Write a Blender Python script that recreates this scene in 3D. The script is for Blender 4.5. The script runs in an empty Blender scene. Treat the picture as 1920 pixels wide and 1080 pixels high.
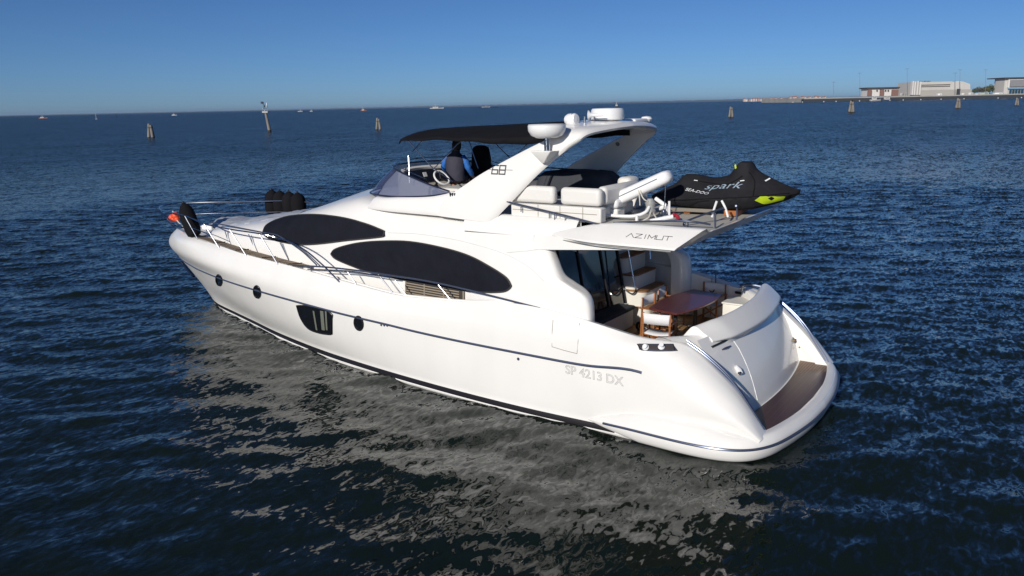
import bpy, bmesh, math, random
import numpy as np
from mathutils import Vector, Matrix
from mathutils.bvhtree import BVHTree
R_ = math.radians
sc = bpy.context.scene
COL = sc.collection
random.seed(7)

# ------------------------------------------------------------------ camera
# World frame: x forward along the yacht, y to port, z up, water at z = 0 (metres)
FPX, CC, PSI, TH, RO = 1493.92, Vector((-2.9386, 14.8874, 5.9438)), -0.95855, 0.22549, -0.0207
cF = Vector((math.cos(PSI)*math.cos(TH), math.sin(PSI)*math.cos(TH), -math.sin(TH)))
r0 = Vector((math.sin(PSI), -math.cos(PSI), 0)); u0 = r0.cross(cF)
cR = r0*math.cos(RO) + u0*math.sin(RO); cU = -r0*math.sin(RO) + u0*math.cos(RO)
cam = bpy.data.cameras.new('camera'); co = bpy.data.objects.new('camera', cam); COL.objects.link(co)
M3 = Matrix((cR, cU, -cF)).transposed()
co.matrix_world = Matrix.Translation(CC) @ M3.to_4x4()
cam.sensor_width = 36; cam.lens = 36*FPX/1920; cam.clip_start = .1; cam.clip_end = 80000
sc.camera = co

# ------------------------------------------------------------------ light
HAZE = 0.22e-4
SUN_EL, SUN_AZ = 23.0, 96.5      # azimuth counted from +x towards +y (port beam = 90)
w = bpy.data.worlds.new('World'); sc.world = w; w.use_nodes = True
nt = w.node_tree; bg = nt.nodes['Background']
sky = nt.nodes.new('ShaderNodeTexSky'); sky.sky_type = 'NISHITA'; sky.sun_disc = False
sky.sun_elevation = R_(SUN_EL); sky.sun_rotation = R_(90 - SUN_AZ)
sky.altitude = 0; sky.air_density = 0.6; sky.dust_density = 0.28; sky.ozone_density = 8.5
nt.links.new(sky.outputs[0], bg.inputs[0]); bg.inputs[1].default_value = 0.065
sl = bpy.data.lights.new('sun', 'SUN'); so = bpy.data.objects.new('sun', sl); COL.objects.link(so)
sl.energy = 3.75; sl.angle = R_(.53); sl.color = (1, .945, .86)
sd = Vector((math.cos(R_(SUN_EL))*math.cos(R_(SUN_AZ)), math.cos(R_(SUN_EL))*math.sin(R_(SUN_AZ)), math.sin(R_(SUN_EL))))
so.rotation_euler = sd.to_track_quat('Z', 'Y').to_euler()
vs = sc.view_settings; vs.view_transform = 'Standard'; vs.look = 'None'; vs.gamma = 1; vs.exposure = 0.13; vs.use_curve_mapping = False

# ------------------------------------------------------------------ materials
MATS = {}
def mat(name, col, rough=.5, metal=0, spec=.5, coat=0, noise=None, bump=None, alpha=1, trans=0, ior=1.45):
    if name in MATS: return MATS[name]
    m = bpy.data.materials.new(name); m.use_nodes = True; t = m.node_tree; b = t.nodes['Principled BSDF']
    b.inputs['Base Color'].default_value = (*col, 1); b.inputs['Roughness'].default_value = rough
    b.inputs['Metallic'].default_value = metal; b.inputs['Specular IOR Level'].default_value = spec
    b.inputs['Coat Weight'].default_value = coat; b.inputs['Coat Roughness'].default_value = .06
    b.inputs['Alpha'].default_value = alpha; b.inputs['Transmission Weight'].default_value = trans; b.inputs['IOR'].default_value = ior
    if noise or bump:
        tc = t.nodes.new('ShaderNodeTexCoord')
    if noise:
        scale, amt = noise[:2]; stretch = noise[2] if len(noise) > 2 else (1, 1, 1)
        mp = t.nodes.new('ShaderNodeMapping'); mp.inputs['Scale'].default_value = stretch
        n = t.nodes.new('ShaderNodeTexNoise'); n.inputs['Scale'].default_value = scale; n.inputs['Detail'].default_value = 5
        mx = t.nodes.new('ShaderNodeMix'); mx.data_type = 'RGBA'
        mx.inputs[6].default_value = (*[c*(1-amt) for c in col], 1); mx.inputs[7].default_value = (*[min(1, c*(1+amt)) for c in col], 1)
        t.links.new(tc.outputs['Object'], mp.inputs[0]); t.links.new(mp.outputs[0], n.inputs[0])
        t.links.new(n.outputs[0], mx.inputs[0]); t.links.new(mx.outputs[2], b.inputs['Base Color'])
    if bump:
        n2 = t.nodes.new('ShaderNodeTexNoise'); n2.inputs['Scale'].default_value = bump[0]; n2.inputs['Detail'].default_value = 4
        bp = t.nodes.new('ShaderNodeBump'); bp.inputs['Strength'].default_value = bump[1]; bp.inputs['Distance'].default_value = bump[2] if len(bump) > 2 else .02
        t.links.new(tc.outputs['Object'], n2.inputs[0]); t.links.new(n2.outputs[0], bp.inputs['Height']); t.links.new(bp.outputs[0], b.inputs['Normal'])
    MATS[name] = m; return m
GEL = mat('gelcoat', (.79, .775, .745), .22, coat=.3, noise=(1.6, .05, (1.0, 1, .35)), bump=(1.1, .12, .02))
GEL2 = mat('gelcoat_deck', (.78, .77, .74), .4, noise=(3, .03))
ANTI = mat('antifouling', (.012, .016, .018), .5)
NAVY = mat('navy_stripe', (.016, .02, .04), .3)
STEEL = mat('stainless', (.42, .43, .46), .2, 1)
DSTEEL = mat('rubbing_steel', (.10, .12, .18), .3, .6)
MESH = mat('mesh_cover', (.007, .008, .014), .8, 0, .22, bump=(3.5, .7, .05), noise=(2.2, .45))
MESHB = mat('cover_binding', (.035, .033, .032), .7)
GLASS = mat('dark_glass', (.008, .009, .012), .04, spec=.8, coat=.5)
CANV = mat('black_canvas', (.009, .009, .011), .9, 0, .15, bump=(5, .4, .03), noise=(3, .3))
CANVG = mat('grey_canvas', (.05, .055, .066), .9, 0, .2, bump=(5, .5, .04), noise=(3, .25))
VINYL = mat('white_vinyl', (.72, .70, .66), .45, bump=(6, .25, .02))
TAN = mat('locker_white', (.70, .68, .62), .5)
PLAST = mat('white_plastic', (.78, .78, .78), .3)
BLK = mat('black_plastic', (.01, .01, .012), .4)
CHW = mat('chair_wood', (.30, .115, .04), .4, noise=(14, .3, (1, 1, .15)))
CHC = mat('chair_canvas', (.74, .74, .76), .8, bump=(12, .3, .01))
TEAKL = mat('teak_weathered', (.22, .165, .10), .7, noise=(9, .3))
MAHO = mat('mahogany', (.105, .028, .026), .3, coat=.25, noise=(7, .35, (1, .12, 1)))
SKIN = mat('skin', (.36, .19, .13), .5)
HAIR = mat('hair', (.012, .009, .008), .7)
VEST = mat('vest_fabric', (.032, .032, .052), .75, bump=(7, .5, .03))
SLEEVE = mat('blue_fabric', (.02, .13, .45), .65, bump=(11, .8, .03))
TROU = mat('trousers', (.015, .018, .03), .8)
ORANGE = mat('orange_float', (.75, .085, .03), .5)
LIME = mat('lime_print', (.42, .55, .01), .6)
PRINTW = mat('white_print', (.72, .73, .74), .6)
PRINTB = mat('pale_blue_print', (.24, .31, .38), .6)
WOODO = mat('chock_wood', (.33, .10, .02), .5)
RED = mat('red_rope', (.35, .02, .04), .7)
ROPE = mat('rope', (.55, .52, .45), .8)
PILE = mat('pile_wood', (.20, .185, .165), .85, noise=(2.5, .5, (1, 1, .25)), bump=(4, .6, .08))
PILED = mat('pile_wet_foot', (.02, .02, .016), .5)
COVER = mat('silver_cover', (.42, .44, .48), .5, bump=(1.8, .9, .12))

def planks(name, col, dark, width, axis, rough, seam=.12, wet=None):
    m = bpy.data.materials.new(name); m.use_nodes = True; t = m.node_tree; b = t.nodes['Principled BSDF']; L = t.links
    tc = t.nodes.new('ShaderNodeTexCoord'); sp = t.nodes.new('ShaderNodeSeparateXYZ'); L.new(tc.outputs['Object'], sp.inputs[0])
    def math_(op, a, bb=None):
        n = t.nodes.new('ShaderNodeMath'); n.operation = op
        for i, v in enumerate((a, bb)):
            if v is None: continue
            if isinstance(v, (int, float)): n.inputs[i].default_value = v
            else: L.new(v, n.inputs[i])
        return n.outputs[0]
    d = math_('DIVIDE', sp.outputs[axis], width)
    fr = math_('FRACT', d); ln = math_('LESS_THAN', fr, seam); fl = math_('FLOOR', d)
    wn = t.nodes.new('ShaderNodeTexWhiteNoise'); wn.noise_dimensions = '1D'; L.new(fl, wn.inputs['W'])
    mp = t.nodes.new('ShaderNodeMapping'); s = [1.2, 1.2, 1.2]; s[axis] = 22; mp.inputs['Scale'].default_value = s
    L.new(tc.outputs['Object'], mp.inputs[0]); n = t.nodes.new('ShaderNodeTexNoise'); n.inputs['Scale'].default_value = 2; n.inputs['Detail'].default_value = 6
    L.new(mp.outputs[0], n.inputs[0])
    f = math_('ADD', math_('MULTIPLY', wn.outputs[0], .45), math_('MULTIPLY', n.outputs[0], .6))
    mx = t.nodes.new('ShaderNodeMix'); mx.data_type = 'RGBA'; L.new(f, mx.inputs[0])
    mx.inputs[6].default_value = (*[c*.55 for c in col], 1); mx.inputs[7].default_value = (*[c*1.35 for c in col], 1)
    last = mx.outputs[2]
    if wet:   # dry bleached patch towards one corner: worn wood with ragged edge
        px, dry = wet
        a = math_('MULTIPLY', math_('SUBTRACT', sp.outputs[0], px[0]), px[1])
        a2 = math_('MULTIPLY', math_('SUBTRACT', sp.outputs[1], px[2]), px[3])
        q = math_('ADD', math_('ADD', a, a2), math_('MULTIPLY', math_('SUBTRACT', n.outputs[0], .5), 2.6))
        cl = t.nodes.new('ShaderNodeClamp'); L.new(math_('MULTIPLY', q, 3.0), cl.inputs[0])
        m2 = t.nodes.new('ShaderNodeMix'); m2.data_type = 'RGBA'; L.new(cl.outputs[0], m2.inputs[0]); L.new(last, m2.inputs[6]); m2.inputs[7].default_value = (*dry, 1)
        last = m2.outputs[2]
        rr = t.nodes.new('ShaderNodeMapRange'); L.new(cl.outputs[0], rr.inputs[0]); rr.inputs[3].default_value = rough; rr.inputs[4].default_value = .7
        L.new(rr.outputs[0], b.inputs['Roughness'])
    else: b.inputs['Roughness'].default_value = rough
    m3 = t.nodes.new('ShaderNodeMix'); m3.data_type = 'RGBA'; L.new(ln, m3.inputs[0]); L.new(last, m3.inputs[6]); m3.inputs[7].default_value = (*dark, 1)
    L.new(m3.outputs[2], b.inputs['Base Color']); MATS[name] = m; return m
TEAKP = planks('teak_wet', (.062, .024, .014), (.01, .006, .005), .055, 0, .36, wet=((1.0, 1.2, -1.35, -1.3), (.25, .17, .12)))
TEAKC = planks('teak_cockpit', (.36, .20, .075), (.03, .02, .015), .06, 1, .6)
TEAKD = planks('teak_sidedeck', (.26, .19, .12), (.03, .02, .015), .06, 1, .7)

# ------------------------------------------------------------------ helpers
def link(o, parent=None):
    COL.objects.link(o)
    if parent: o.parent = parent; o.matrix_parent_inverse = parent.matrix_world.inverted() if False else Matrix.Translation(-parent.location)
    return o
def thing(name, label, cat, loc=(0, 0, 0), group=None):
    o = bpy.data.objects.new(name, None); o.location = loc; o.empty_display_size = .2; COL.objects.link(o)
    o['label'] = label; o['category'] = cat
    if group: o['group'] = group
    return o
def tag(o, label=None, cat=None, group=None, kind=None):
    for k, v in (('label', label), ('category', cat), ('group', group), ('kind', kind)):
        if v: o[k] = v
    return o
class MB:
    def __init__(s): s.v = []; s.f = []
    def add(s, V, F):
        n = len(s.v); s.v += [tuple(p) for p in V]; s.f += [tuple(i+n for i in f) for f in F]; return s
    def box(s, a, b):
        (x0, y0, z0), (x1, y1, z1) = a, b
        V = [(x, y, z) for x in (x0, x1) for y in (y0, y1) for z in (z0, z1)]
        return s.add(V, [(0, 1, 3, 2), (4, 6, 7, 5), (0, 4, 5, 1), (2, 3, 7, 6), (0, 2, 6, 4), (1, 5, 7, 3)])
    def obox(s, c, ax, ay, az):   # centre and three half-axis vectors
        c, ax, ay, az = map(Vector, (c, ax, ay, az))
        V = [c+i*ax+j*ay+k*az for i in (-1, 1) for j in (-1, 1) for k in (-1, 1)]
        return s.add(V, [(0, 1, 3, 2), (4, 6, 7, 5), (0, 4, 5, 1), (2, 3, 7, 6), (0, 2, 6, 4), (1, 5, 7, 3)])
    def bar(s, p, q, wdt, th, up=(0, 0, 1)):
        p, q = Vector(p), Vector(q); d = q-p; u = Vector(up); sde = d.cross(u)
        if sde.length < 1e-6: sde = d.cross(Vector((1, 0, 0)))
        sde.normalize(); n = sde.cross(d).normalized()
        return s.obox((p+q)/2, d/2, sde*wdt/2, n*th/2)
    def tube(s, path, r, n=8, closed=False):
        P = [Vector(p) for p in path]; m = len(P); rr = r if isinstance(r, (list, tuple)) else [r]*m
        ring = []; prev = None
        for i, p in enumerate(P):
            if closed: t = P[(i+1) % m]-P[i-1]
            else: t = P[min(i+1, m-1)]-P[max(i-1, 0)]
            if t.length < 1e-9: t = Vector((0, 0, 1))
            t.normalize()
            if prev is None:
                a = Vector((0, 0, 1)) if abs(t.z) < .9 else Vector((1, 0, 0)); nn = t.cross(a).normalized()
            else: nn = (prev - t*prev.dot(t)).normalized()
            prev = nn; bb = t.cross(nn)
            ring.append([p+(nn*math.cos(2*math.pi*k/n)+bb*math.sin(2*math.pi*k/n))*rr[i] for k in range(n)])
        return s.loft(ring, ringclosed=True, pathclosed=closed, caps=not closed)
    def loft(s, rings, ringclosed=False, pathclosed=False, caps=False):
        n = len(rings[0]); V = [p for r in rings for p in r]; F = []; m = len(rings)
        for i in range(m if pathclosed else m-1):
            j = (i+1) % m
            for k in range(n if ringclosed else n-1):
                l = (k+1) % n; F.append((i*n+k, i*n+l, j*n+l, j*n+k))
        if caps: F.append(tuple(range(n))[::-1]); F.append(tuple((m-1)*n+k for k in range(n)))
        return s.add(V, F)
    def lathe(s, c, prof, n=24, axis=(0, 0, 1)):   # prof: list of (radius, height)
        q = Vector((0, 0, 1)).rotation_difference(Vector(axis)); c = Vector(c)
        rings = [[c + q @ Vector((r*math.cos(2*math.pi*k/n), r*math.sin(2*math.pi*k/n), h)) for k in range(n)] for r, h in prof]
        return s.loft(rings, ringclosed=True, caps=True)
    def mirror(s):
        n = len(s.v); s.v += [(x, -y, z) for x, y, z in s.v]; s.f += [tuple(i+n for i in f[::-1]) for f in s.f]; return s
    def build(s, name, m, parent=None, smooth=True, bevel=0, angle=40, sub=0, solid=0, weld=False):
        me = bpy.data.meshes.new(name); me.from_pydata(s.v, [], s.f); me.materials.append(m)
        bm = bmesh.new(); bm.from_mesh(me)
        if weld: bmesh.ops.remove_doubles(bm, verts=bm.verts, dist=.0008)
        bmesh.ops.recalc_face_normals(bm, faces=bm.faces); bm.to_mesh(me); bm.free()
        if smooth:
            me.polygons.foreach_set('use_smooth', [True]*len(me.polygons))
            if hasattr(me, 'set_sharp_from_angle'): me.set_sharp_from_angle(angle=R_(angle))
        o = bpy.data.objects.new(name, me); link(o, parent)
        if solid: md = o.modifiers.new('solid', 'SOLIDIFY'); md.thickness = solid; md.offset = -1
        if bevel: md = o.modifiers.new('bevel', 'BEVEL'); md.width = bevel; md.segments = 3; md.limit_method = 'ANGLE'; md.angle_limit = R_(35)
        if sub: md = o.modifiers.new('sub', 'SUBSURF'); md.levels = sub; md.render_levels = sub
        return o
def ray(px, py): return cF + cR*((px-960)/FPX) + cU*((540-py)/FPX)
def at(px, py, x=None, y=None, z=None):      # point seen at a pixel of the photo lying in the plane x=, y= or z=
    d = ray(px, py)
    t = (x-CC.x)/d.x if x is not None else (y-CC.y)/d.y if y is not None else (z-CC.z)/d.z
    return CC + d*t
def interp(x, X, Y): return float(np.interp(x, X, Y))
def herm(P, x):     # smooth interpolation of control rows [x, a, b..] at x
    n = len(P); 
    if x <= P[0][0]: return P[0][1:]
    if x >= P[-1][0]: return P[-1][1:]
    i = max(j for j in range(n-1) if P[j][0] <= x); out = []
    h = P[i+1][0]-P[i][0]; t = (x-P[i][0])/h
    for k in range(1, len(P[0])):
        dlt = lambda a: (P[a+1][k]-P[a][k])/(P[a+1][0]-P[a][0])
        def tan(a):
            if a == 0: return dlt(0)
            if a == n-1: return dlt(n-2)
            l, r = dlt(a-1), dlt(a)
            return 0 if l*r <= 0 else 2*l*r/(l+r)
        m0, m1 = tan(i)*h, tan(i+1)*h; a, b = P[i][k], P[i+1][k]
        out.append((2*t**3-3*t**2+1)*a+(t**3-2*t**2+t)*m0+(-2*t**3+3*t**2)*b+(t**3-t**2)*m1)
    return tuple(out)
def smooth_path(P, per=8, closed=False):   # Catmull-Rom through 3D points
    P = [Vector(p) for p in P]; n = len(P); out = []
    for i in range(n if closed else n-1):
        if closed: a, b, c, d = P[i-1], P[i], P[(i+1) % n], P[(i+2) % n]
        else: a, b, c, d = P[max(i-1, 0)], P[i], P[i+1], P[min(i+2, n-1)]
        for k in range(per):
            t = k/per
            out.append(.5*((2*b)+(c-a)*t+(2*a-5*b+4*c-d)*t*t+(3*b-a-3*c+d)*t**3))
    if not closed: out.append(P[-1])
    return out
def resample(P, n):    # even arc length
    P = [Vector(p) for p in P]; L = [0]
    for a, b in zip(P, P[1:]): L.append(L[-1]+(b-a).length)
    out = []
    for i in range(n):
        s = L[-1]*i/(n-1); j = min(max(np.searchsorted(L, s)-1, 0), len(P)-2)
        t = (s-L[j])/max(L[j+1]-L[j], 1e-9); out.append(P[j].lerp(P[j+1], t))
    return out
def skin_lines(lines, n, sub=4, smooth=True):   # lines -> grid of points [station][k]
    S = [resample(smooth_path(l, 6) if smooth else l, n) for l in lines]
    return [smooth_path([s[i] for s in S], sub) if sub > 1 else [s[i] for s in S] for i in range(n)]
def bvh(mb): return BVHTree.FromPolygons([Vector(v) for v in mb.v], mb.f)
def hit(tree, px, py):
    l, n, i, d = tree.ray_cast(CC, ray(px, py).normalized())
    if l is None: return None, None
    if n.dot(CC-l) < 0: n = -n
    return l, n
def patch(tree, top, bot, nc=40, nr=8, off=.012):   # sheet laid on a surface between two outlines
    T = resample([Vector((a, b, 0)) for a, b in top], nc); B = resample([Vector((a, b, 0)) for a, b in bot], nc)
    rings = []
    for a, b in zip(T, B):
        col = []
        for k in range(nr+1):
            q = a.lerp(b, k/nr); l, n = hit(tree, q.x, q.y)
            if l is None: l, n = at(q.x, q.y, y=2.2), Vector((0, 1, 0))
            col.append(l+n*off)
        rings.append(col)
    return MB().loft(rings)
def on(tree, P, off=.01):
    out = []
    for p in P:
        l, n = hit(tree, *p)
        if l is not None: out.append(l+n*off)
    return out
def rbox(name, a, b, m, parent, bev=.04): return MB().box(a, b).build(name, m, parent, bevel=bev)
def wrap_mesh(me, tree, origin, ax, ay, off):
    bm = bmesh.new(); bm.from_mesh(me); bmesh.ops.triangulate(bm, faces=bm.faces); bmesh.ops.subdivide_edges(bm, edges=bm.edges, cuts=1, use_grid_fill=True); bm.to_mesh(me); bm.free()   # lay flat mesh (x,y) on a surface along two world axes, projecting along their normal
    nrm = ax.cross(ay).normalized()
    for v in me.vertices:
        p = origin + ax*v.co.x + ay*v.co.y
        l, n, i, d = tree.ray_cast(p+nrm*1.0, -nrm)
        v.co = (l + nrm*(off+v.co.z)) if l is not None else p
def text_mesh(s, size, outline=False, ext=0, shear=0, space=1):
    c = bpy.data.curves.new('t', 'FONT'); c.body = s; c.size = size; c.shear = shear; c.space_character = space
    if outline: c.fill_mode = 'NONE'; c.bevel_depth = outline; c.bevel_resolution = 0
    c.resolution_u = 3
    o = bpy.data.objects.new('t', c); COL.objects.link(o); dg = bpy.context.evaluated_depsgraph_get(); dg.update()
    me = bpy.data.meshes.new_from_object(o.evaluated_get(dg)); bpy.data.objects.remove(o); bpy.data.curves.remove(c)
    return me
def strokes(lst, wd):   # polylines -> flat ribbons in xy
    mb = MB()
    for pl in lst:
        for a, b in zip(pl, pl[1:]):
            a, b = Vector((*a, 0)), Vector((*b, 0)); d = (b-a).normalized(); n = Vector((-d.y, d.x, 0))*wd/2; a -= d*wd/2; b += d*wd/2
            for k in range(6):
                p, q = a.lerp(b, k/6), a.lerp(b, (k+1)/6)
                mb.add([p+n, p-n, q-n, q+n], [(0, 1, 2, 3)])
    me = bpy.data.meshes.new('s'); me.from_pydata(mb.v, [], mb.f); return me
def decal(name, me, m, tree, origin, ax, ay, off, parent):
    wrap_mesh(me, tree, Vector(origin), Vector(ax).normalized(), Vector(ay).normalized(), off)
    me.name = name; me.materials.clear(); me.materials.append(m); o = bpy.data.objects.new(name, me); return link(o, parent)
def tubes(name, paths, r, m, parent, n=8, mirror=False):
    mb = MB()
    for p in paths: mb.tube(p, r, n)
    if mirror: mb.mirror()
    return mb.build(name, m, parent)

# ------------------------------------------------------------------ water
def axis_coords(lo, hi, fine, far):
    c = list(np.arange(lo, hi, fine)); s = fine
    a = [c[0]]; 
    while a[-1] > -far: s *= 1.13; a.append(a[-1]-s)
    s = fine; b = [c[-1]]
    while b[-1] < far: s *= 1.13; b.append(b[-1]+s)
    return np.array(a[::-1][:-1] + c + b[1:])
def make_water():
    rng = np.random.default_rng(11)
    X = axis_coords(-9, 46, .11, 45000); Y = axis_coords(-44, 13, .11, 45000)
    gx, gy = np.meshgrid(X, Y, indexing='ij'); z = np.zeros_like(gx)
    dx = np.maximum(np.gradient(X)[:, None]*np.ones_like(gx), np.gradient(Y)[None, :]*np.ones_like(gx))
    xw, yw = gx.copy(), gy.copy()
    for k in range(90):    # wind sea: many short crested components around one wind direction
        lam = .36*(1.034**k) if k < 70 else 2+rng.random()*4
        th = R_(-62) + rng.normal(0, .55); kx, ky = math.cos(th)*2*math.pi/lam, math.sin(th)*2*math.pi/lam
        amp = .0028*min(lam, 1.5)**.9 * (.6+.8*rng.random()) * np.clip((lam/dx-2.2)/2, 0, 1)
        z += amp*np.sin(kx*gx+ky*gy+rng.random()*6.28 + .9*np.sin(gx*.35/lam**.5+k)+.9*np.sin(gy*.31/lam**.5+2*k))
    z *= np.exp(-np.maximum(0, np.hypot(gx-15, gy)-120)/200)
    nx, ny = gx.shape
    V = np.stack([gx, gy, z], -1).reshape(-1, 3).astype(np.float32)
    idx = np.arange(nx*ny).reshape(nx, ny); F = np.stack([idx[:-1, :-1], idx[1:, :-1], idx[1:, 1:], idx[:-1, 1:]], -1).reshape(-1, 4).astype(np.int32)
    me = bpy.data.meshes.new('sea'); me.vertices.add(len(V)); me.vertices.foreach_set('co', V.ravel())
    me.loops.add(F.size); me.loops.foreach_set('vertex_index', F.ravel()); me.polygons.add(len(F))
    me.polygons.foreach_set('loop_start', np.arange(0, F.size, 4, dtype=np.int32)); me.polygons.foreach_set('loop_total', np.full(len(F), 4, dtype=np.int32))
    me.polygons.foreach_set('use_smooth', np.ones(len(F), dtype=bool)); me.update(); me.validate()
    m = bpy.data.materials.new('sea_water'); m.use_nodes = True; t = m.node_tree; b = t.nodes['Principled BSDF']; L = t.links
    b.inputs['Base Color'].default_value = (.0065, .0115, .0085, 1); b.inputs['Roughness'].default_value = .05; b.inputs['IOR'].default_value = 1.35
    tc = t.nodes.new('ShaderNodeTexCoord'); mp = t.nodes.new('ShaderNodeMapping'); mp.inputs['Rotation'].default_value = (0, 0, R_(62)); mp.inputs['Scale'].default_value = (1, .5, 1)
    L.new(tc.outputs['Object'], mp.inputs[0])
    at_ = me.attributes.new('far', 'FLOAT', 'POINT'); at_.data.foreach_set('value', np.clip((np.hypot(gx+3, gy-15)-28)/95, 0, 1).astype(np.float32).ravel())
    an = t.nodes.new('ShaderNodeAttribute'); an.attribute_name = 'far'
    geo = t.nodes.new('ShaderNodeNewGeometry'); acc = geo.outputs['Normal']
    def vm(op, a_, b_):
        n = t.nodes.new('ShaderNodeVectorMath'); n.operation = op
        for i, v in enumerate((a_, b_)):
            if isinstance(v, tuple): n.inputs[i].default_value = v
            elif isinstance(v, float): n.inputs[3].default_value = v
            elif op == 'SCALE' and i == 1: L.new(v, n.inputs[3])
            else: L.new(v, n.inputs[i])
        return n.outputs[0]
    gn = t.nodes.new('ShaderNodeTexNoise'); gn.inputs['Scale'].default_value = .035; gn.inputs['Detail'].default_value = 3; L.new(mp.outputs[0], gn.inputs[0])
    gust = t.nodes.new('ShaderNodeMapRange'); gust.inputs[1].default_value = .3; gust.inputs[2].default_value = .7; gust.inputs[3].default_value = .55; gust.inputs[4].default_value = 1.4; L.new(gn.outputs[0], gust.inputs[0])
    for scl, near, far_ in ((9.0, .72, 3.3), (2.6, .30, 2.3), (.75, .12, 1.0), (.16, .0, .5)):   # slope spectrum, fine to coarse
        n = t.nodes.new('ShaderNodeTexNoise'); n.inputs['Scale'].default_value = scl; n.inputs['Detail'].default_value = 2; n.inputs['Distortion'].default_value = .8
        L.new(mp.outputs[0], n.inputs[0])
        v = vm('MULTIPLY', vm('SUBTRACT', n.outputs['Color'], (.5, .5, .5)), (1, 1, 0))
        mr = t.nodes.new('ShaderNodeMapRange'); mr.inputs[3].default_value = near; mr.inputs[4].default_value = far_; L.new(an.outputs['Fac'], mr.inputs[0])
        acc = vm('ADD', acc, vm('SCALE', vm('SCALE', v, mr.outputs[0]), gust.outputs[0]))
    L.new(vm('NORMALIZE', acc, (0, 0, 0)), b.inputs['Normal'])
    rg_ = t.nodes.new('ShaderNodeMapRange'); rg_.inputs[3].default_value = .045; rg_.inputs[4].default_value = .26; L.new(an.outputs['Fac'], rg_.inputs[0]); L.new(rg_.outputs[0], b.inputs['Roughness'])
    me.materials.append(m); o = bpy.data.objects.new('water', me); COL.objects.link(o); o['kind'] = 'structure'
make_water()

# ------------------------------------------------------------------ yacht
Y = thing('motor_yacht', 'large white flybridge motor yacht with radar arch, black window covers and teak swim platform', 'yacht', (10, 0, 0))
# hull lines, port side, aft to bow
T = [(.80, 2.15, .42), (1.25, 2.16, 1.0), (1.75, 2.18, 1.45), (2.2, 2.2, 1.79), (2.6, 2.36, 1.86), (3.1, 2.48, 1.89), (4.0, 2.57, 2.06), (5, 2.62, 2.19), (5.9, 2.64, 2.2), (6.9, 2.64, 2.085),
     (8.2, 2.64, 2.015), (8.9, 2.64, 2.015), (10.5, 2.60, 2.135), (12, 2.52, 2.255), (12.8, 2.46, 2.295), (14.3, 2.30, 2.35), (15.6, 2.06, 2.41), (17, 1.77, 2.46), (18.3, 1.33, 2.46), (19.4, .84, 2.42), (20.2, .4, 2.34), (20.62, 0, 2.25)]
TI = [(x-(.0 if x < 20.5 else .2), max(0, y-(.16 if x > 3 else .12)), z-.035) for x, y, z in T]
TM = [(.80, 2.3, .42), (1.24, 2.32, .98), (1.78, 2.4, 1.38), (2.25, 2.48, 1.66), (2.7, 2.58, 1.74), (3.2, 2.64, 1.78), (5, 2.685, 1.96), (7, 2.70, 1.86), (9, 2.70, 1.82), (11, 2.665, 1.93), (13, 2.54, 2.08), (15, 2.29, 2.2), (17, 1.94, 2.3), (18.3, 1.56, 2.28), (19.4, 1.08, 2.2), (20.2, .66, 2.12), (20.7, .28, 2.07), (20.9, 0, 2.05)]
M = [(.80, 2.40, .42), (1.26, 2.5, .9), (1.85, 2.58, 1.25), (2.4, 2.64, 1.48), (3.2, 2.70, 1.6), (5, 2.74, 1.65), (7, 2.745, 1.64), (9, 2.745, 1.64), (11, 2.71, 1.7), (13, 2.6, 1.8), (15, 2.37, 1.88), (16.5, 2.09, 1.9), (18, 1.66, 1.9), (19, 1.28, 1.87), (20, .82, 1.85), (20.5, .5, 1.84), (20.85, .22, 1.83), (21.0, 0, 1.83)]
RB = [(.82, 2.46, .40), (1.3, 2.62, .75), (2, 2.7, 1.0), (2.9, 2.70, 1.32), (4, 2.72, 1.26), (5.1, 2.74, 1.26), (6.8, 2.74, 1.27), (8.1, 2.74, 1.3), (9, 2.74, 1.34), (10.4, 2.71, 1.38), (11.9, 2.64, 1.44), (13.7, 2.44, 1.48), (15.5, 2.08, 1.48), (17.5, 1.49, 1.45), (18.7, 1.06, 1.44), (19.5, .74, 1.43), (20.2, .4, 1.4), (20.6, .17, 1.36), (20.87, 0, 1.30)]
Q = [(.88, 2.36, .3), (2, 2.64, .6), (3.8, 2.70, .7), (6.5, 2.715, .7), (8, 2.68, .7), (9.7, 2.61, .72), (11.8, 2.45, .74), (14, 2.08, .76), (15.6, 1.7, .78), (17, 1.27, .78), (18.3, .83, .78), (19.3, .42, .78), (20.1, 0, .78)]
B = [(1.0, 1.9, .14), (2, 2.48, .14), (3.8, 2.60, .13), (5.2, 2.65, .12), (6.5, 2.63, .12), (8, 2.55, .12), (9.7, 2.40, .13), (11.8, 2.12, .14), (14, 1.66, .15), (15.6, 1.22, .15), (17, .84, .15), (18.3, .48, .15), (19, .2, .15), (19.35, 0, .15)]
WL = [(x-.02*i/3, y*.95, -.12) for i, (x, y, z) in enumerate(B)]
KL = [(.84, 0, -.9), (6, 0, -1.0), (12, 0, -1.0), (16, 0, -.9), (18, 0, -.6), (19.0, 0, -.25)]
NS = 110
def warp(g): return g
S_ = skin_lines([T, TM, M, RB, Q, B, WL, KL], NS, 4)
S_ = [[a_[0]]+r_ for a_, r_ in zip(skin_lines([TI], NS, 1), S_)]
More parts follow.
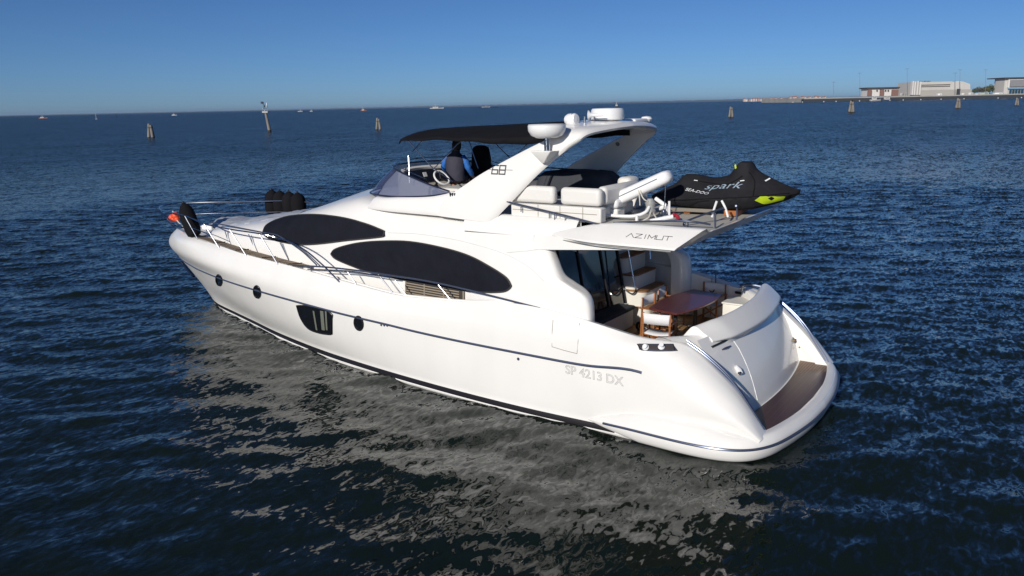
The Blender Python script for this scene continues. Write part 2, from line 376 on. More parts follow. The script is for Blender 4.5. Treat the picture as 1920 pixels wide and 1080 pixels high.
# continue the bulwark inner face downwards as its own strip
hull = MB().loft(S_)
hull_tree = bvh(hull)
inner = [[(p.x, p.y, p.z), (p.x, max(0, p.y-.02), p.z-.25), (p.x, max(0, p.y-.04), .95 if 2.3 < p.x < 6 else min(1.5, p.z-.5) if p.x > 6 else p.z-.3)] for p in [r[0] for r in S_]]
hb = MB().loft(S_); hb.loft(inner); hb.mirror()
hb.build('hull', GEL, Y, weld=True, angle=50)
def line_tube(line, a, b, r, m, name, out=.006, n=8, zoff=0, mirror=True, flat=1):
    P = [p for p in resample(smooth_path(line, 6), 300) if a <= p.x <= b]
    mb = MB(); mb.tube([(p.x, p.y+out, p.z+zoff) for p in P], r, n)
    if mirror: mb.mirror()
    return mb.build(name, m, Y)
line_tube(RB, 2.85, 20.86, .026, DSTEEL, 'rub_rail')
# boot stripes: thin proud bands following the hull skin
def band(line_idx_rows, z0, z1, m, name, xa, xb, off=.005):
    rings = []
    for s in S_:
        # find points of the section at heights z1, z0 below the rub line
        sec = s[13:]; pts = []
        for zz in (z1, (z0+z1)/2, z0):
            for a, b in zip(sec, sec[1:]):
                if (a.z-zz)*(b.z-zz) <= 0 and a.z != b.z: pts.append(a.lerp(b, (a.z-zz)/(a.z-b.z))+Vector((0, off, 0))); break
        if len(pts) == 3 and xa < pts[0].x < xb and pts[0].y > .03: rings.append(pts)
    return MB().loft(rings).mirror().build(name, m, Y)
band(None, .035, .125, mat('boot_black', (.012, .010, .010), .35), 'boot_stripe', 3.4, 19.6)
band(None, -.3, .018, ANTI, 'waterline_stripe', 1, 19.6, .004)

# decks
def deck(x0, x1, n, yf, zf, m, name, nx=2):
    rings = []
    for i in range(n+1):
        x = x0+(x1-x0)*i/n; yy = yf(x); rings.append([(x, yy*(1-2*k/nx), zf(x)) for k in range(nx+1)])
    return MB().loft(rings).build(name, m, Y)
yT = lambda x: herm(T, x)[0]; zT = lambda x: herm(T, x)[1]
deck(5.0, 20.4, 80, lambda x: max(.02, yT(x)-.155), lambda x: interp(x, [5, 10, 11.6, 12.4, 21], [1.5, 1.5, 2.0, zT(12.4)-.05, 2.22]) if x < 12.4 else zT(x)-.05, GEL2, 'foredeck')
# teak strips on the forward side decks
P_in = [at(*p, z=2.43) for p in [(378, 446), (410, 456), (440, 464), (480, 474), (520, 483), (556, 491)]]
yi = lambda x: interp(x, [11.9, 13, 15, 17, 17.9], [2.10, 2.04, 1.78, 1.44, 1.2])
tk = MB(); xs = [11.95+i*.12 for i in range(51)]
tk.loft([[(x, yT(x)-.03, zT(x)+.012), (x, yi(x), zT(x)-.02)] for x in xs if x < 18]).mirror()
tk.build('side_deck_teak', TEAKD, Y)
for x in (17.3, 16.2, 14.9, 13.6, 12.5):
    pass
tubes('teak_joint', [[(x, yT(x)-.03, zT(x)+.018), (x-.05, yi(x), zT(x)-.012)] for x in (17.3, 16.1, 14.8, 13.5, 12.4)], .012, BLK, Y, 5)
deck(2.2, 5.35, 12, lambda x: yT(x)-.1, lambda x: 1.05, TEAKC, 'cockpit_sole')
# toe moulding along the bulwark
line_tube(TI, 5.4, 12, .03, GEL, 'caprail', 0, zoff=.012)

# deckhouse
xs_ = lambda L: L
C0 = [(5.42, 2.2, 1.3), (9, 2.14, 1.45), (11.5, 2.07, 1.9), (13, 1.98, 2.15), (15, 1.72, 2.3), (16.5, 1.42, 2.35), (17.5, 1.12, 2.35), (18.1, .6, 2.35), (18.3, 0, 2.35)]
C1 = [(5.42, 2.24, 2.3), (9, 2.17, 2.3), (11.5, 2.06, 2.42), (13, 1.95, 2.5), (15, 1.68, 2.58), (16.5, 1.38, 2.58), (17.4, 1.08, 2.55), (17.95, .55, 2.5), (18.15, 0, 2.5)]
C2 = [(5.42, 2.22, 3.0), (9, 2.12, 3.0), (11.5, 2.0, 3.0), (13, 1.84, 2.97), (14, 1.68, 2.9), (15, 1.5, 2.83), (16.5, 1.2, 2.73), (17.2, .9, 2.66), (17.7, .45, 2.58), (17.9, 0, 2.56)]
C3 = [(5.02, 2.1, 3.5), (9, 2.0, 3.5), (11, 1.9, 3.47), (12, 1.77, 3.42), (13, 1.57, 3.3), (14, 1.35, 3.1), (15, 1.2, 2.98), (16.5, .9, 2.8), (17.1, .6, 2.71), (17.5, .3, 2.64), (17.6, 0, 2.62)]
C4 = [(5.02, 1.6, 3.6), (9, 1.6, 3.7), (10.1, 1.62, 3.84), (10.7, 1.48, 3.90), (11.2, 1.36, 3.84), (12, 1.25, 3.67), (13, 1.1, 3.44), (14, .95, 3.19), (15, .8, 3.04), (16.5, .55, 2.83), (17, .32, 2.76), (17.3, .15, 2.7), (17.4, 0, 2.68)]
C5 = [(5.02, 0, 3.6), (9, 0, 3.72), (10.5, 0, 3.92), (11.3, 0, 3.98), (12, 0, 3.88), (13, 0, 3.52), (14, 0, 3.24), (15, 0, 3.09), (16.5, 0, 2.85), (17, 0, 2.77), (17.25, 0, 2.72), (17.3, 0, 2.69)]
def by_fraction(lines, n, sub):
    out = []
    for i in range(n):
        s = i/(n-1); s = 1-(1-s)**1.35; row = []
        for L in lines:
            x = L[0][0]+(L[-1][0]-L[0][0])*s; yz = herm(L, x); row.append(Vector((x, *yz)))
        out.append(smooth_path(row, sub))
    return out
H_ = by_fraction([C0, C1, C2, C3, C4, C5], 90, 5)
house = MB().loft(H_); house_tree = bvh(house)
hm = MB().loft(H_).mirror()
hm.build('deckhouse', GEL, Y, weld=True, angle=50)

def win(name, tree, outline_top, outline_bot, m, off, rim=None, rimr=.012, nc=40, nr=8, parent=None, rimmat=None):
    sm = lambda L: [(p.x, p.y) for p in smooth_path([(a, b, 0) for a, b in L], 5)]
    t_, b_ = sm(outline_top), sm(outline_bot); p = patch(tree, t_, b_, nc, nr, off); o = p.build(name, m, parent or Y, solid=0)
    loop = on(tree, t_+b_[::-1][1:-1], off)
    if rim:
        mb = MB().tube(loop, rimr, 6, closed=True); mb.build(rim, rimmat or m, o)
    return o
# engine room louvre under the aft window
lv = win('vent_grille', house_tree, [(762, 526), (817, 534), (872, 545)], [(762, 560), (817, 566), (872, 572)], mat('louvre_dark', (.05, .042, .035), .7), .012, nc=12, nr=3)
sl_ = MB()
for k in range(7):
    yy = 530+k*4.6
    pa = on(house_tree, [(764+i*9, yy+i*1.55) for i in range(12)], .03); 
    if len(pa) > 2: sl_.tube(pa, .014, 5)
for xx in (763, 798, 834, 871):
    pa = on(house_tree, [(xx, 526+(xx-762)*.175+j*8) for j in range(5)], .032)
    if len(pa) > 2: sl_.tube(pa, .02, 5)
sl_.build('slat_frame', mat('louvre_slat', (.30, .25, .19), .6), lv)
# aft quarter panel running from the deckhouse out to the bulwark
def q_pt(x, z): return Vector((x, 0, z))
QL = [  # sections from aft edge forward: (x, y, z) rows top -> bottom
 [(5.34, 2.16, 3.50)]+[tuple(at(*p_, y=y_)) for p_, y_ in (((1029, 486), 2.28), ((1042, 517), 2.38), ((1063, 534), 2.44), ((1083, 548), 2.46), ((1094, 566), 2.46), ((1097, 602), 2.46))],
 [(5.6, 2.2, 3.52), (5.52, 2.31, 3.08), (5.3, 2.39, 2.82), (4.98, 2.46, 2.6), (4.76, 2.50, 2.42), (4.66, 2.53, 2.2), (4.64, 2.53, 1.9)],
 [(6.0, 2.17, 3.5), (6.0, 2.28, 3.1), (5.9, 2.36, 2.8), (5.7, 2.43, 2.5), (5.5, 2.48, 2.3), (5.4, 2.52, 2.2), (5.4, 2.52, 1.9)],
 [(6.8, 2.12, 3.45), (6.7, 2.22, 3.05), (6.6, 2.28, 2.75), (6.4, 2.36, 2.5), (6.25, 2.42, 2.3), (6.1, 2.5, 2.18), (6.1, 2.5, 1.9)],
 [(7.6, 2.04, 3.4), (7.5, 2.13, 3.0), (7.4, 2.16, 2.7), (7.2, 2.2, 2.45), (7.0, 2.26, 2.25), (6.9, 2.32, 2.05), (6.9, 2.32, 1.9)]]
QL = [list(r)+[(r[-1][0], r[-1][1]-.02, 1.1)] for r in QL]
rows = [smooth_path(r, 5) for r in QL]; grid = [smooth_path([r[i] for r in rows], 6) for i in range(len(rows[0]))]
qm = MB().loft(grid); quarter_only = MB().loft(grid)
edge = [r[0] for r in grid]     # bulbous aft edge facing the cockpit
prof = [[e, e+Vector((-.07, -.04, -.02)), e+Vector((-.09, -.14, -.03)), e+Vector((-.06, -.26, -.02)), e+Vector((.05, -.34, 0)), e+Vector((.3, -.36, 0))] for e in edge]
qm.loft([smooth_path(p, 3) for p in prof]); qm.mirror().build('quarter_panel', GEL, Y, weld=True, angle=60)

# window covers, laced on over the glass
sm2 = MB().loft(H_); sm2.add(quarter_only.v, quarter_only.f); side_tree = bvh(sm2)
A_top = [(494, 438), (500, 424), (520, 413), (548, 406), (590, 403.5), (640, 408), (685, 419), (722, 433)]
A_bot = [(494, 438), (505, 447), (530, 454), (562, 458.5), (600, 457), (650, 451), (700, 446), (723, 443)]
win('window_cover', side_tree, A_top, A_bot, MESH, .03, 'cover_binding', .016, 44, 8, rimmat=MESHB)
B_top = [(622, 476), (632, 466), (670, 456), (715, 452), (770, 453), (830, 464), (880, 479), (920, 500), (950, 520), (960, 536)]
B_bot = [(622, 476), (632, 486), (665, 500), (700, 512), (760, 525), (820, 537), (870, 544), (905, 548), (945, 547), (960, 538)]
win('window_cover', side_tree, B_top, B_bot, MESH, .03, 'cover_binding', .016, 50, 10, rimmat=MESHB)
# saloon aft bulkhead with dark sliding doors, curved
db = MB(); bx = lambda y, z: 4.92+.14*(1-abs(y-.3)/2)+.19*(z-1)
db.loft([[(bx(y, z), y, z) for z in (1.06, 1.8, 2.6, 3.48)] for y in np.linspace(2.2, -.98, 14)])
MB().loft([[(5.40, y, 1.06), (5.40, y, 3.5)] for y in (2.25, -1.0)]).build('bulkhead_frame', GEL2, Y); sd_ = db.build('saloon_door', GLASS, Y)
fr = MB()
for y in (1.45, .62, -.3, -.98): fr.tube([(bx(y, z)-.02, y, z) for z in (1.08, 1.8, 2.6, 3.46)], .022, 6)
fr.tube([(bx(y, 1.1)-.03, y, 1.09) for y in np.linspace(2.15, -.98, 8)], .03, 6)
fr.build('door_frame', BLK, sd_)
MB().loft([[(5.45, y, 1.06), (5.45, y, 3.5)] for y in (-.98, -2.2)]).build('bulkhead_panel', GEL2, Y)
# stairs to the flybridge on the starboard side
st = MB()
def riser(x0, x1, y0, y1, z): st.loft([[(a.x, a.y, 1.05) for a in c], ] if False else [[Vector((p[0], p[1], 1.05)), Vector((p[0], p[1], z))] for p in c_(x0, x1, y0, y1)])
def c_(x0, x1, y0, y1, r=.16):
    P = [(x1, y0)]
    for k in range(7): a = math.pi/2*k/6; P.append((x0+r-r*math.sin(a), y0-r+r*math.cos(a)))
    P.append((x0, y1)); return P
for (x0, y0, z) in ((4.5, -.98, 1.42), (4.62, -1.02, 1.78), (4.85, -1.06, 2.12), (5.12, -1.1, 2.5)): riser(x0 if z > 1.5 else x0, 5.45, y0, -2.1, z)
st.build('stair_body', TAN, Y)
for (x0, y0, z, x1) in ((4.5, -.98, 1.42, 4.66), (4.62, -1.02, 1.78, 4.92), (4.85, -1.06, 2.12, 5.14), (5.12, -1.1, 2.5, 5.44)):
    P = c_(x0-.01, 5.45, y0+.01, -2.1); me = MB(); n = len(P)
    me.add([(a, b, z) for a, b in P]+[(5.45, -2.1, z)]+[(a, b, z+.035) for a, b in P]+[(5.45, -2.1, z+.035)], [tuple(range(n+1)), tuple(range(n+1, 2*n+2))[::-1]]+[(i, i+1, i+n+2, i+n+1) for i in range(n)])
    me.build('stair_tread', mat('teak_tread', (.27, .13, .05), .5, noise=(6, .3)), Y, smooth=False)
tubes('stair_handrail', [smooth_path([(5.15, -.95, 3.4), (4.98, -.95, 2.7), (4.82, -.93, 2.0), (4.78, -.93, 1.85), (4.88, -.93, 1.75), (5.1, -.95, 1.85)], 6), smooth_path([(4.9, -1.7, 3.35), (4.82, -1.65, 2.9), (4.75, -1.6, 2.45)], 4)], .018, STEEL, Y)
# pillar curving from the overhang to the starboard bulwark = mirrored quarter panel
# cockpit bench with dark cushion against the bulkhead, port side
bn = rbox('bench_base', (4.74, -.74, 1.058), (5.2, 1.9, 1.46), TAN, Y, .03)
rbox('bench_cushion', (4.70, -.76, 1.463), (5.15, 1.9, 1.55), CANVG, Y, .03)

# transom, swim platform
tr = MB(); ys = np.linspace(2.09, -2.09, 29)
def tx(y, z):
    k = (abs(y)/2.14)**2; base = 1.26+.2*k; u = (z-.45)/1.35
    return base+.62*u+.10*math.sin(math.pi*u)*-1+.0*k
tr.loft([[(tx(y, z), y, z) for z in np.linspace(.42, 1.86, 12)] for y in ys]); tr_tree = bvh(tr)
tr.build('transom', GEL, Y)
gl = lambda P, r, m, nm, par=Y: MB().tube([p for p in P], r, 5).build(nm, m, par)
gdoor = on(tr_tree, [(1372, 634), (1386, 655), (1398, 680), (1408, 706), (1415, 730), (1420, 750)], .003)
gl(gdoor, .008, mat('seal_white', (.85, .85, .85), .4), 'door_seam')
gl(on(tr_tree, [(1334, 651), (1345, 646), (1358, 640), (1371, 634)], .01), .022, BLK, 'vent_slot')
gl(on(tr_tree, [(1334, 652), (1350, 676), (1372, 712), (1392, 742)], .002), .004, mat('seam_grey', (.45, .45, .45), .5), 'door_seam')
gl(on(tr_tree, [(1353, 656), (1361, 653), (1369, 649)], .012), [.012, .028, .012], DSTEEL, 'door_latch')
def on_plane_quad(): pass
hh = on(tr_tree, [(1377, 687), (1382, 694), (1386, 701)], .03)
MB().tube(hh, [.03, .055, .05], 8).build('door_handle', PLAST, Y)
gl(on(tr_tree, [(1381, 701), (1386, 700)], .05), .03, NAVY, 'handle_recess')
# settee backrest overhanging the transom
def lip():
    rings = []
    for y in np.linspace(1.72, -2.1, 28):
        k = (abs(y+.1)/2.1)**2; e = 1.66+.27*k     # aft edge x
        if y > 1.2: e += (y-1.2)*.2
        dz = -.0 if y < 1.3 else -(y-1.3)*.12
        rings.append(smooth_path([(tx(y, 1.6)+.02, y, 1.60), (e+.06, y, 1.71), (e, y, 1.76), (e+.04, y, 1.83), (e+.17, y, 1.95+dz), (e+.30, y, 2.04+dz), (e+.38, y, 2.045+dz), (e+.46, y, 1.97+dz), (e+.62, y, 1.72), (e+.85, y, 1.5), (e+.95, y, 1.42), (e+.97, y, 1.05)], 3))
    return MB().loft(rings, caps=False)
lp = lip(); nr_ = len(smooth_path([Vector()]*12, 3)); lp.add(lp.v[:nr_], [tuple(range(nr_))]); lp.build('settee_back', GEL, Y, weld=True, angle=60)
rbox('settee_seat', (2.6, -1.5, 1.3), (3.0, 1.6, 1.48), TAN, Y, .05) if False else None
# coaming joining the port and starboard wings to the settee
smooth2 = lambda L: [(p.x, p.y) for p in smooth_path([(a, b, 0) for a, b in L], 3)]
cm = MB(); rings = []
for x in np.linspace(1.3, 2.75, 16):
    zt_ = zT(x)-.03; yi_ = 1.9 if x > 1.9 else 2.0
    rings.append([(x, herm(T, x)[0]-.1, zt_), (x, 2.02, zt_-.02), (x, 1.86, zt_+.02*math.sin(x)), (x, 1.82, zt_-.5)])
for sg in (1, -1):
    cg = []
    for y in np.linspace(2.24, 1.70, 9):
        k = (2.24-y)/.54; xf = 2.80-.5*k; zf = 1.87-.02*k
        cg.append([(x_, y*sg, z_) for x_, z_ in smooth2([(tx(y, 1.2)-.004, 1.2), (tx(y, 1.4)-.005, 1.4), (tx(y, 1.6)-.003, 1.6), ((tx(y, 1.6)+xf)/2-.1, zf-.12), (xf-.15, zf-.01), (xf, zf-.02), (xf+.06, zf-.12), (xf+.08, 1.5), (xf+.09, 1.1)])])
    MB().loft(cg).build('wing_coaming', GEL, Y)
# wing inner faces above the platform
wi = MB(); wi.loft([[(x, 2.10, zT(x)-.03), (x, 2.10, .44)] for x in np.linspace(.87, 2.4, 14)]).mirror().build('wing_inner', GEL, Y)
# platform rim bulge
RIM = [(4.05, 2.6, .17), (3.6, 2.74, .22), (3.0, 2.85, .27), (2.0, 2.9, .28), (1.37, 2.82, .28), (.95, 2.6, .28), (.68, 2.2, .28), (.52, 1.6, .28), (.4, .8, .28), (.36, 0, .28)]
rp = smooth_path(RIM, 8); rp = rp+[Vector((p.x, -p.y, p.z)) for p in rp[::-1][1:]]
rings = []
for i, p in enumerate(rp):
    t = (rp[min(i+1, len(rp)-1)]-rp[max(i-1, 0)]).normalized(); n = Vector((-t.y, t.x, 0)) * -1
    if n.dot(p-Vector((3, 0, .28))) < 0: n = -n
    f = min(1, max(0.02, (4.1-p.x)/1.2)); z = p.z
    side = min(1, max(0, (p.x-.9)/.8))
    rings.append(smooth_path([p-n*.42*f+Vector((0, 0, -.30*f)), p-n*.12*f+Vector((0, 0, -.27*f)), p-n*.02*f+Vector((0, 0, -.13*f)), p, p-n*.015+Vector((0, 0, .08*f)), p-n*.08*f+Vector((0, 0, .165*f)), p-n*(.17-.0*side)*f+Vector((0, 0, (.175+.08*side)*f)), p-n*(.235+.105*side)*f+Vector((0, 0, (.165+.16*side)*f))], 3))
MB().loft(rings).build('swim_platform', GEL, Y, angle=70)
rl = [p for p in rp if p.x < 3.6]; MB().tube([p+(Vector((p.x-2.5, p.y, 0)).normalized()*.012) for p in rl], .024, 8).build('platform_rubbing_strip', DSTEEL, Y)
pf = MB(); pf.loft([[(x0, y, .438), (x1, y, .438)] for y, x0, x1 in [(yy, interp(abs(yy), [0, .8, 1.6, 2.2, 2.5], [.42, .46, .58, .76, 1.0]), 1.7) for yy in np.linspace(-2.45, 2.45, 41)]])
pf.build('platform_deck', GEL2, Y)
tkp = MB(); tkp.loft([[(x0, y, .447), (tx(y, .45)-.03, y, .447)] for y, x0 in [(yy, interp(abs(yy), [0, .9, 1.31, 2.09], [.6, .63, .67, .80])) for yy in np.linspace(-2.09, 2.09, 41)]])
tkp.build('platform_teak', TEAKP, Y)
# polished rails along the wing edges
wr = smooth_path([(2.28, 2.17, 1.84), (1.9, 2.15, 1.62), (1.45, 2.11, 1.24), (1.05, 2.08, .72), (.9, 2.06, .5)], 6)
tubes('wing_handrail', [[p+Vector((0, 0, .03)) for p in wr], [(p.x-.05, p.y+.07, p.z-.005) for p in wr]], .016, DSTEEL, Y, mirror=True)
# starboard wing details
for nm, (px_, py_), rr, mm in (('shore_socket', (1512, 652), .045, STEEL), ('wing_light', (1499, 651), .014, BLK), ('shower_cap', (1476, 597), .035, DSTEEL)):
    p = at(px_, py_, y=-2.09); MB().lathe(p, [(rr, 0), (rr, .012), (rr*.6, .016)], 14, (0, 1, 0)).build(nm, mm, Y)
rbox('boarding_step', (1.5, -2.09, .9), (1.78, -1.88, .94), TEAKL, Y, .01)
rbox('locker_recess', (2.0, -2.098, 1.2), (2.35, -2.085, 1.62), mat('recess_grey', (.12, .12, .12), .6), Y, .02)
# fairlead on the port quarter
fl = win('fairlead', hull_tree, [(1195, 645.5), (1225, 646), (1262, 646)], [(1199, 656), (1230, 658.5), (1271, 658.5)], mat('fairlead_dark', (.06, .05, .05), .35), .01, 'fairlead_trim', .010, nc=12, nr=3, rimmat=STEEL)
for px_ in (1211, 1240):
    l, n = hit(hull_tree, px_, 652); MB().lathe(l+n*.02, [(.05, 0), (.06, .01), (.028, .04), (.028, .06), (.04, .075)], 12, n).build('bollard', PLAST, fl)
# hull openings
def oval_win(cx, cy, rx, ry, nm='porthole', tilt=0.0):
    P = []
    for k in range(28):
        a = 2*math.pi*k/28; u, v = rx*math.cos(a), ry*math.sin(a); P.append((cx+u, cy+v+u*tilt))
    loop = on(hull_tree, P, .006); c, n = hit(hull_tree, cx, cy)
    mb = MB().add([c-n*.004+n*.01]+loop, [(0, 1+k, 1+(k+1) % len(loop)) for k in range(len(loop))]); o = mb.build(nm, GLASS, Y)
    MB().tube(loop, .024, 8, closed=True).build('porthole_rim', BLK if nm == 'porthole' else GEL, o)
    return o
for cx, cy, rx, ry in ((411, 525, 5.5, 10), (482.5, 547, 6.5, 11), (673, 606, 8, 12.5)): oval_win(cx, cy, rx, ry, tilt=.25)
win('hull_window', hull_tree, [(557, 573), (572, 573), (595, 577), (615, 583), (624, 590)], [(557, 573), (564, 595), (578, 615), (600, 624), (624, 627)], GLASS, .012, 'window_rim', .02, 14, 8, rimmat=BLK)
hw_ = [o for o in COL.objects if o.name.startswith('hull_window')][0]; STREAK = mat('reflection_streak', (.16, .17, .14), .25)
for a_, b_2, w_ in ((590, 596, 3), (604, 607, 6), (613, 615, 3)): patch(hull_tree, [(a_-3, 582), (a_-3+w_, 583)], [(b_2-3, 618), (b_2-3+w_, 619)], 4, 8, .016).build('reflection_streak', STREAK, hw_)  # pale strips paint light reflection streaks onto the window glass
for px_ in (715, 720.5, 726):
    l, n = hit(hull_tree, px_, 609.5+(px_-715)*.1); MB().lathe(l, [(.026, 0), (.026, .008)], 10, n).build('skin_fitting', DSTEEL, Y)
l, n = hit(hull_tree, 972, 673); MB().lathe(l, [(.03, 0), (.03, .01)], 10, n).build('skin_fitting', DSTEEL, Y)
# side door outline in the port bulwark
gl(on(hull_tree, [(1037, 600), (1035.5, 620), (1035, 650)], .001), .006, mat('seam_tan', (.25, .22, .17), .6), 'side_door_seam')
gl(on(hull_tree, [(1035, 650), (1058, 657), (1082, 663)], .001), .006, MATS['seam_tan'], 'side_door_seam')
gl(on(hull_tree, [(1082, 663), (1084, 640), (1087, 606)], .001), .006, MATS['seam_tan'], 'side_door_seam')
# registration number, outlined letters
ax = Vector((-1, .0, -.02)); ay = Vector((.05, 0, 1))
decal('registration_number', text_mesh('SP 4213 DX', .24, outline=.0045, space=1.0), mat('letter_grey', (.36, .36, .36), .5), hull_tree, (4.42, 2.7, 1.035), (-1, 0, -.03), (0.03, 0, 1), .001, Y)

# ------------------------------------------------------------------ flybridge deck overhang
fd = MB(); rings = []
NX = 34
for i in range(NX):
    s = i/(NX-1)
    def L_(x0, x1): return x0+(x1-x0)*s
    grow = min(1, s/.5); g2 = math.sin(grow*math.pi/2)
    row = [(L_(5.3, 2.5), 0, 3.44), (L_(5.3, 2.5), 1.9, 3.445), (L_(5.05, 2.45), 2.16+.22*g2, 3.50-.02*g2), (L_(5.02, 2.43), 2.2+.25*g2, 3.52-.03*g2), (L_(5.02, 2.39), 2.2+.245*g2, 3.53+.0*g2),
           (L_(5.0, 2.06), 2.17-.02*g2, 3.56+.25*g2), (L_(5.0, 2.02), 2.15-.05*g2, 3.57+.265*g2), (L_(5.0, 2.03), 2.06-.04*g2, 3.57+.265*g2), (L_(5.0, 2.03), 1.96, 3.56+.20*g2), (L_(5.0, 2.03), 0, 3.6+.16*g2)]
    rings.append([Vector(p) for p in row])
fd.loft(rings); e = rings[-1]
fd.add(e, [tuple(range(len(e)))]); fd.mirror()
fd.build('flybridge_deck', GEL, Y, weld=True, angle=28)
fly_tree = bvh(MB().loft(rings))
deck(2.1, 9.7, 8, lambda x: 1.93, lambda x: 3.765, mat('fly_sole', (.50, .48, .43), .6, noise=(5, .1)), 'flybridge_sole')
gl([Vector((5.0-.0*i+(-2.5*i/20), 2.2+.245*math.sin(min(1, i/10)*math.pi/2)-.02, 3.462+.0*i)) for i in range(21)], .012, mat('shadow_gap', (.30, .30, .29), .6), 'drip_groove')
for sg in (1, -1):
    MB().loft([[(x, yy*sg, zz) for yy, zz in smooth2([(2.19, 3.46), (2.15, 3.58), (2.07, 3.72), (1.99, 3.80), (1.94, 3.815), (1.91, 3.80), (1.90, 3.6)])] for x in np.linspace(4.55, 7.2, 20)]).build('side_coaming', GEL, Y)
MB().loft([[(x, 2.27-.05*(x > 5.2), 3.52), (x, 2.27, interp(x, [2.6, 3.4, 5.4], [3.445, 3.39, 3.225])), (x, 2.2, interp(x, [2.6, 3.4, 5.4], [3.44, 3.375, 3.205])), (x, 0, interp(x, [2.6, 3.4, 5.4], [3.43, 3.37, 3.20])), (x, -2.2, interp(x, [2.6, 3.4, 5.4], [3.44, 3.375, 3.205])), (x, -2.27, interp(x, [2.6, 3.4, 5.4], [3.445, 3.39, 3.225])), (x, -2.27, 3.52)] for x in np.linspace(2.62, 5.45, 14)]).build('soffit', GEL, Y, angle=40)
sideseam = mat('seam_soft', (.52, .51, .48), .5)
MB().tube(on(side_tree, [(p.x, p.y) for p in smooth_path([(728, 436, 0), (770, 437, 0), (807, 441, 0), (855, 449, 0), (895, 459, 0), (932, 470, 0), (965, 484, 0), (995, 503, 0), (1020, 527, 0)], 5)], .0), .012, 6).build('style_line', GEL, Y)
gl(on(side_tree, [(950, 474), (970, 472), (990, 470.5), (1010, 468)], .001), .005, sideseam, 'panel_joint')
gl(on(house_tree, [(398, 433), (450, 443), (500, 453), (560, 466), (600, 474)], .001), .004, sideseam, 'panel_joint')
# maker's lettering on the overhang, built from strokes
W = .235; H = .085; g = .30
let = []
def off_(k, P): return [(x+k*g*.62, y) for x, y in P]
for k, pls in enumerate([[[(0, 0), (.09, H), (.18, 0)]], [[(0, H), (.15, H), (0, 0), (.16, 0)]], [[(.06, 0), (.06, H)]], [[(0, 0), (0, H), (.08, .02), (.16, H), (.16, 0)]], [[(0, H), (0, 0), (.15, 0), (.15, H)]], [[(0, H), (.18, H)], [(.09, H), (.09, 0)]]]):
    xo = [0, .21, .385, .52, .71, .88][k]*.80
    let += [[(x*.8+xo, y) for x, y in pl] for pl in pls]
LET = mat('lettering', (.10, .10, .11), .35, .4)
decal('maker_lettering', strokes(let, .011), LET, fly_tree, (3.39, 2.3, 3.60), (-1, 0, 0), (0, -.68, .73), .006, Y)

# ------------------------------------------------------------------ flybridge moulding and radar arch
def yz(z): return interp(z, [3.6, 3.72, 4.0, 4.4, 4.8, 5.2], [2.02, 2.05, 1.97, 1.90, 1.82, 1.72])
SHR = .75
TOP = [(6.1, 4.62), (6.5, 4.62), (7.1, 4.45), (7.45, 4.28), (7.8, 4.15), (8.33, 4.06), (9.26, 4.0), (9.9, 3.97), (10.2, 3.97), (10.4, 3.97)]
BOT = [(6.1, 3.66), (6.65, 3.67), (8, 3.69), (9.3, 3.70), (10.1, 3.71), (10.3, 3.71), (10.4, 3.71)]
def yside(x, z):
    y = yz(z)
    if x > 9.2: y -= .16*(x-9.2)**2.2
    return y
rings = []
for x in np.linspace(10.2, 6.55, 44):
    zt = herm(TOP, x)[0]; zb = herm(BOT, x)[0]
    if x < 7.6: zt = 4.15+(7.6-x)*.0+.0
    zt = min(zt, 4.2) if x < 8 else zt
    sh = max(0, (x-9)/1.2)
    out = [Vector((x-sh*SHR*(zt-zb)*k/6, yside(x, zb+(zt-zb)*k/6), zb+(zt-zb)*k/6)) for k in range(7)]
    inn = [p+Vector((0, -.16, 0)) for p in out[::-1]]
    out[0] += Vector((0, -.02, 0)); inn[-1] += Vector((0, -.2, 0))
    rings.append(out[:-1]+[out[-1]+Vector((0, -.03, .0)), out[-1]+Vector((0, -.08, .02)), inn[0]+Vector((0, .02, 0))]+inn[1:])
fm = MB().loft(rings, ringclosed=True, caps=True)
fm.mirror()
# front brow under the windscreen joining both sides
br = []
for y in np.linspace(1.78, -1.78, 25):
    x = 10.75+.75*(1-(abs(y)/1.78)**2.2); br.append(smooth_path([(x+.3-.25*(abs(y)/1.78), y, 3.66-.0*abs(y)), (x+.12, y, 3.82), (x, y, 3.93), (x-.12, y, 3.95), (x-.2, y, 3.93), (x-.2, y, 3.7)], 2))
fm.build('flybridge_moulding', GEL, Y, angle=50)
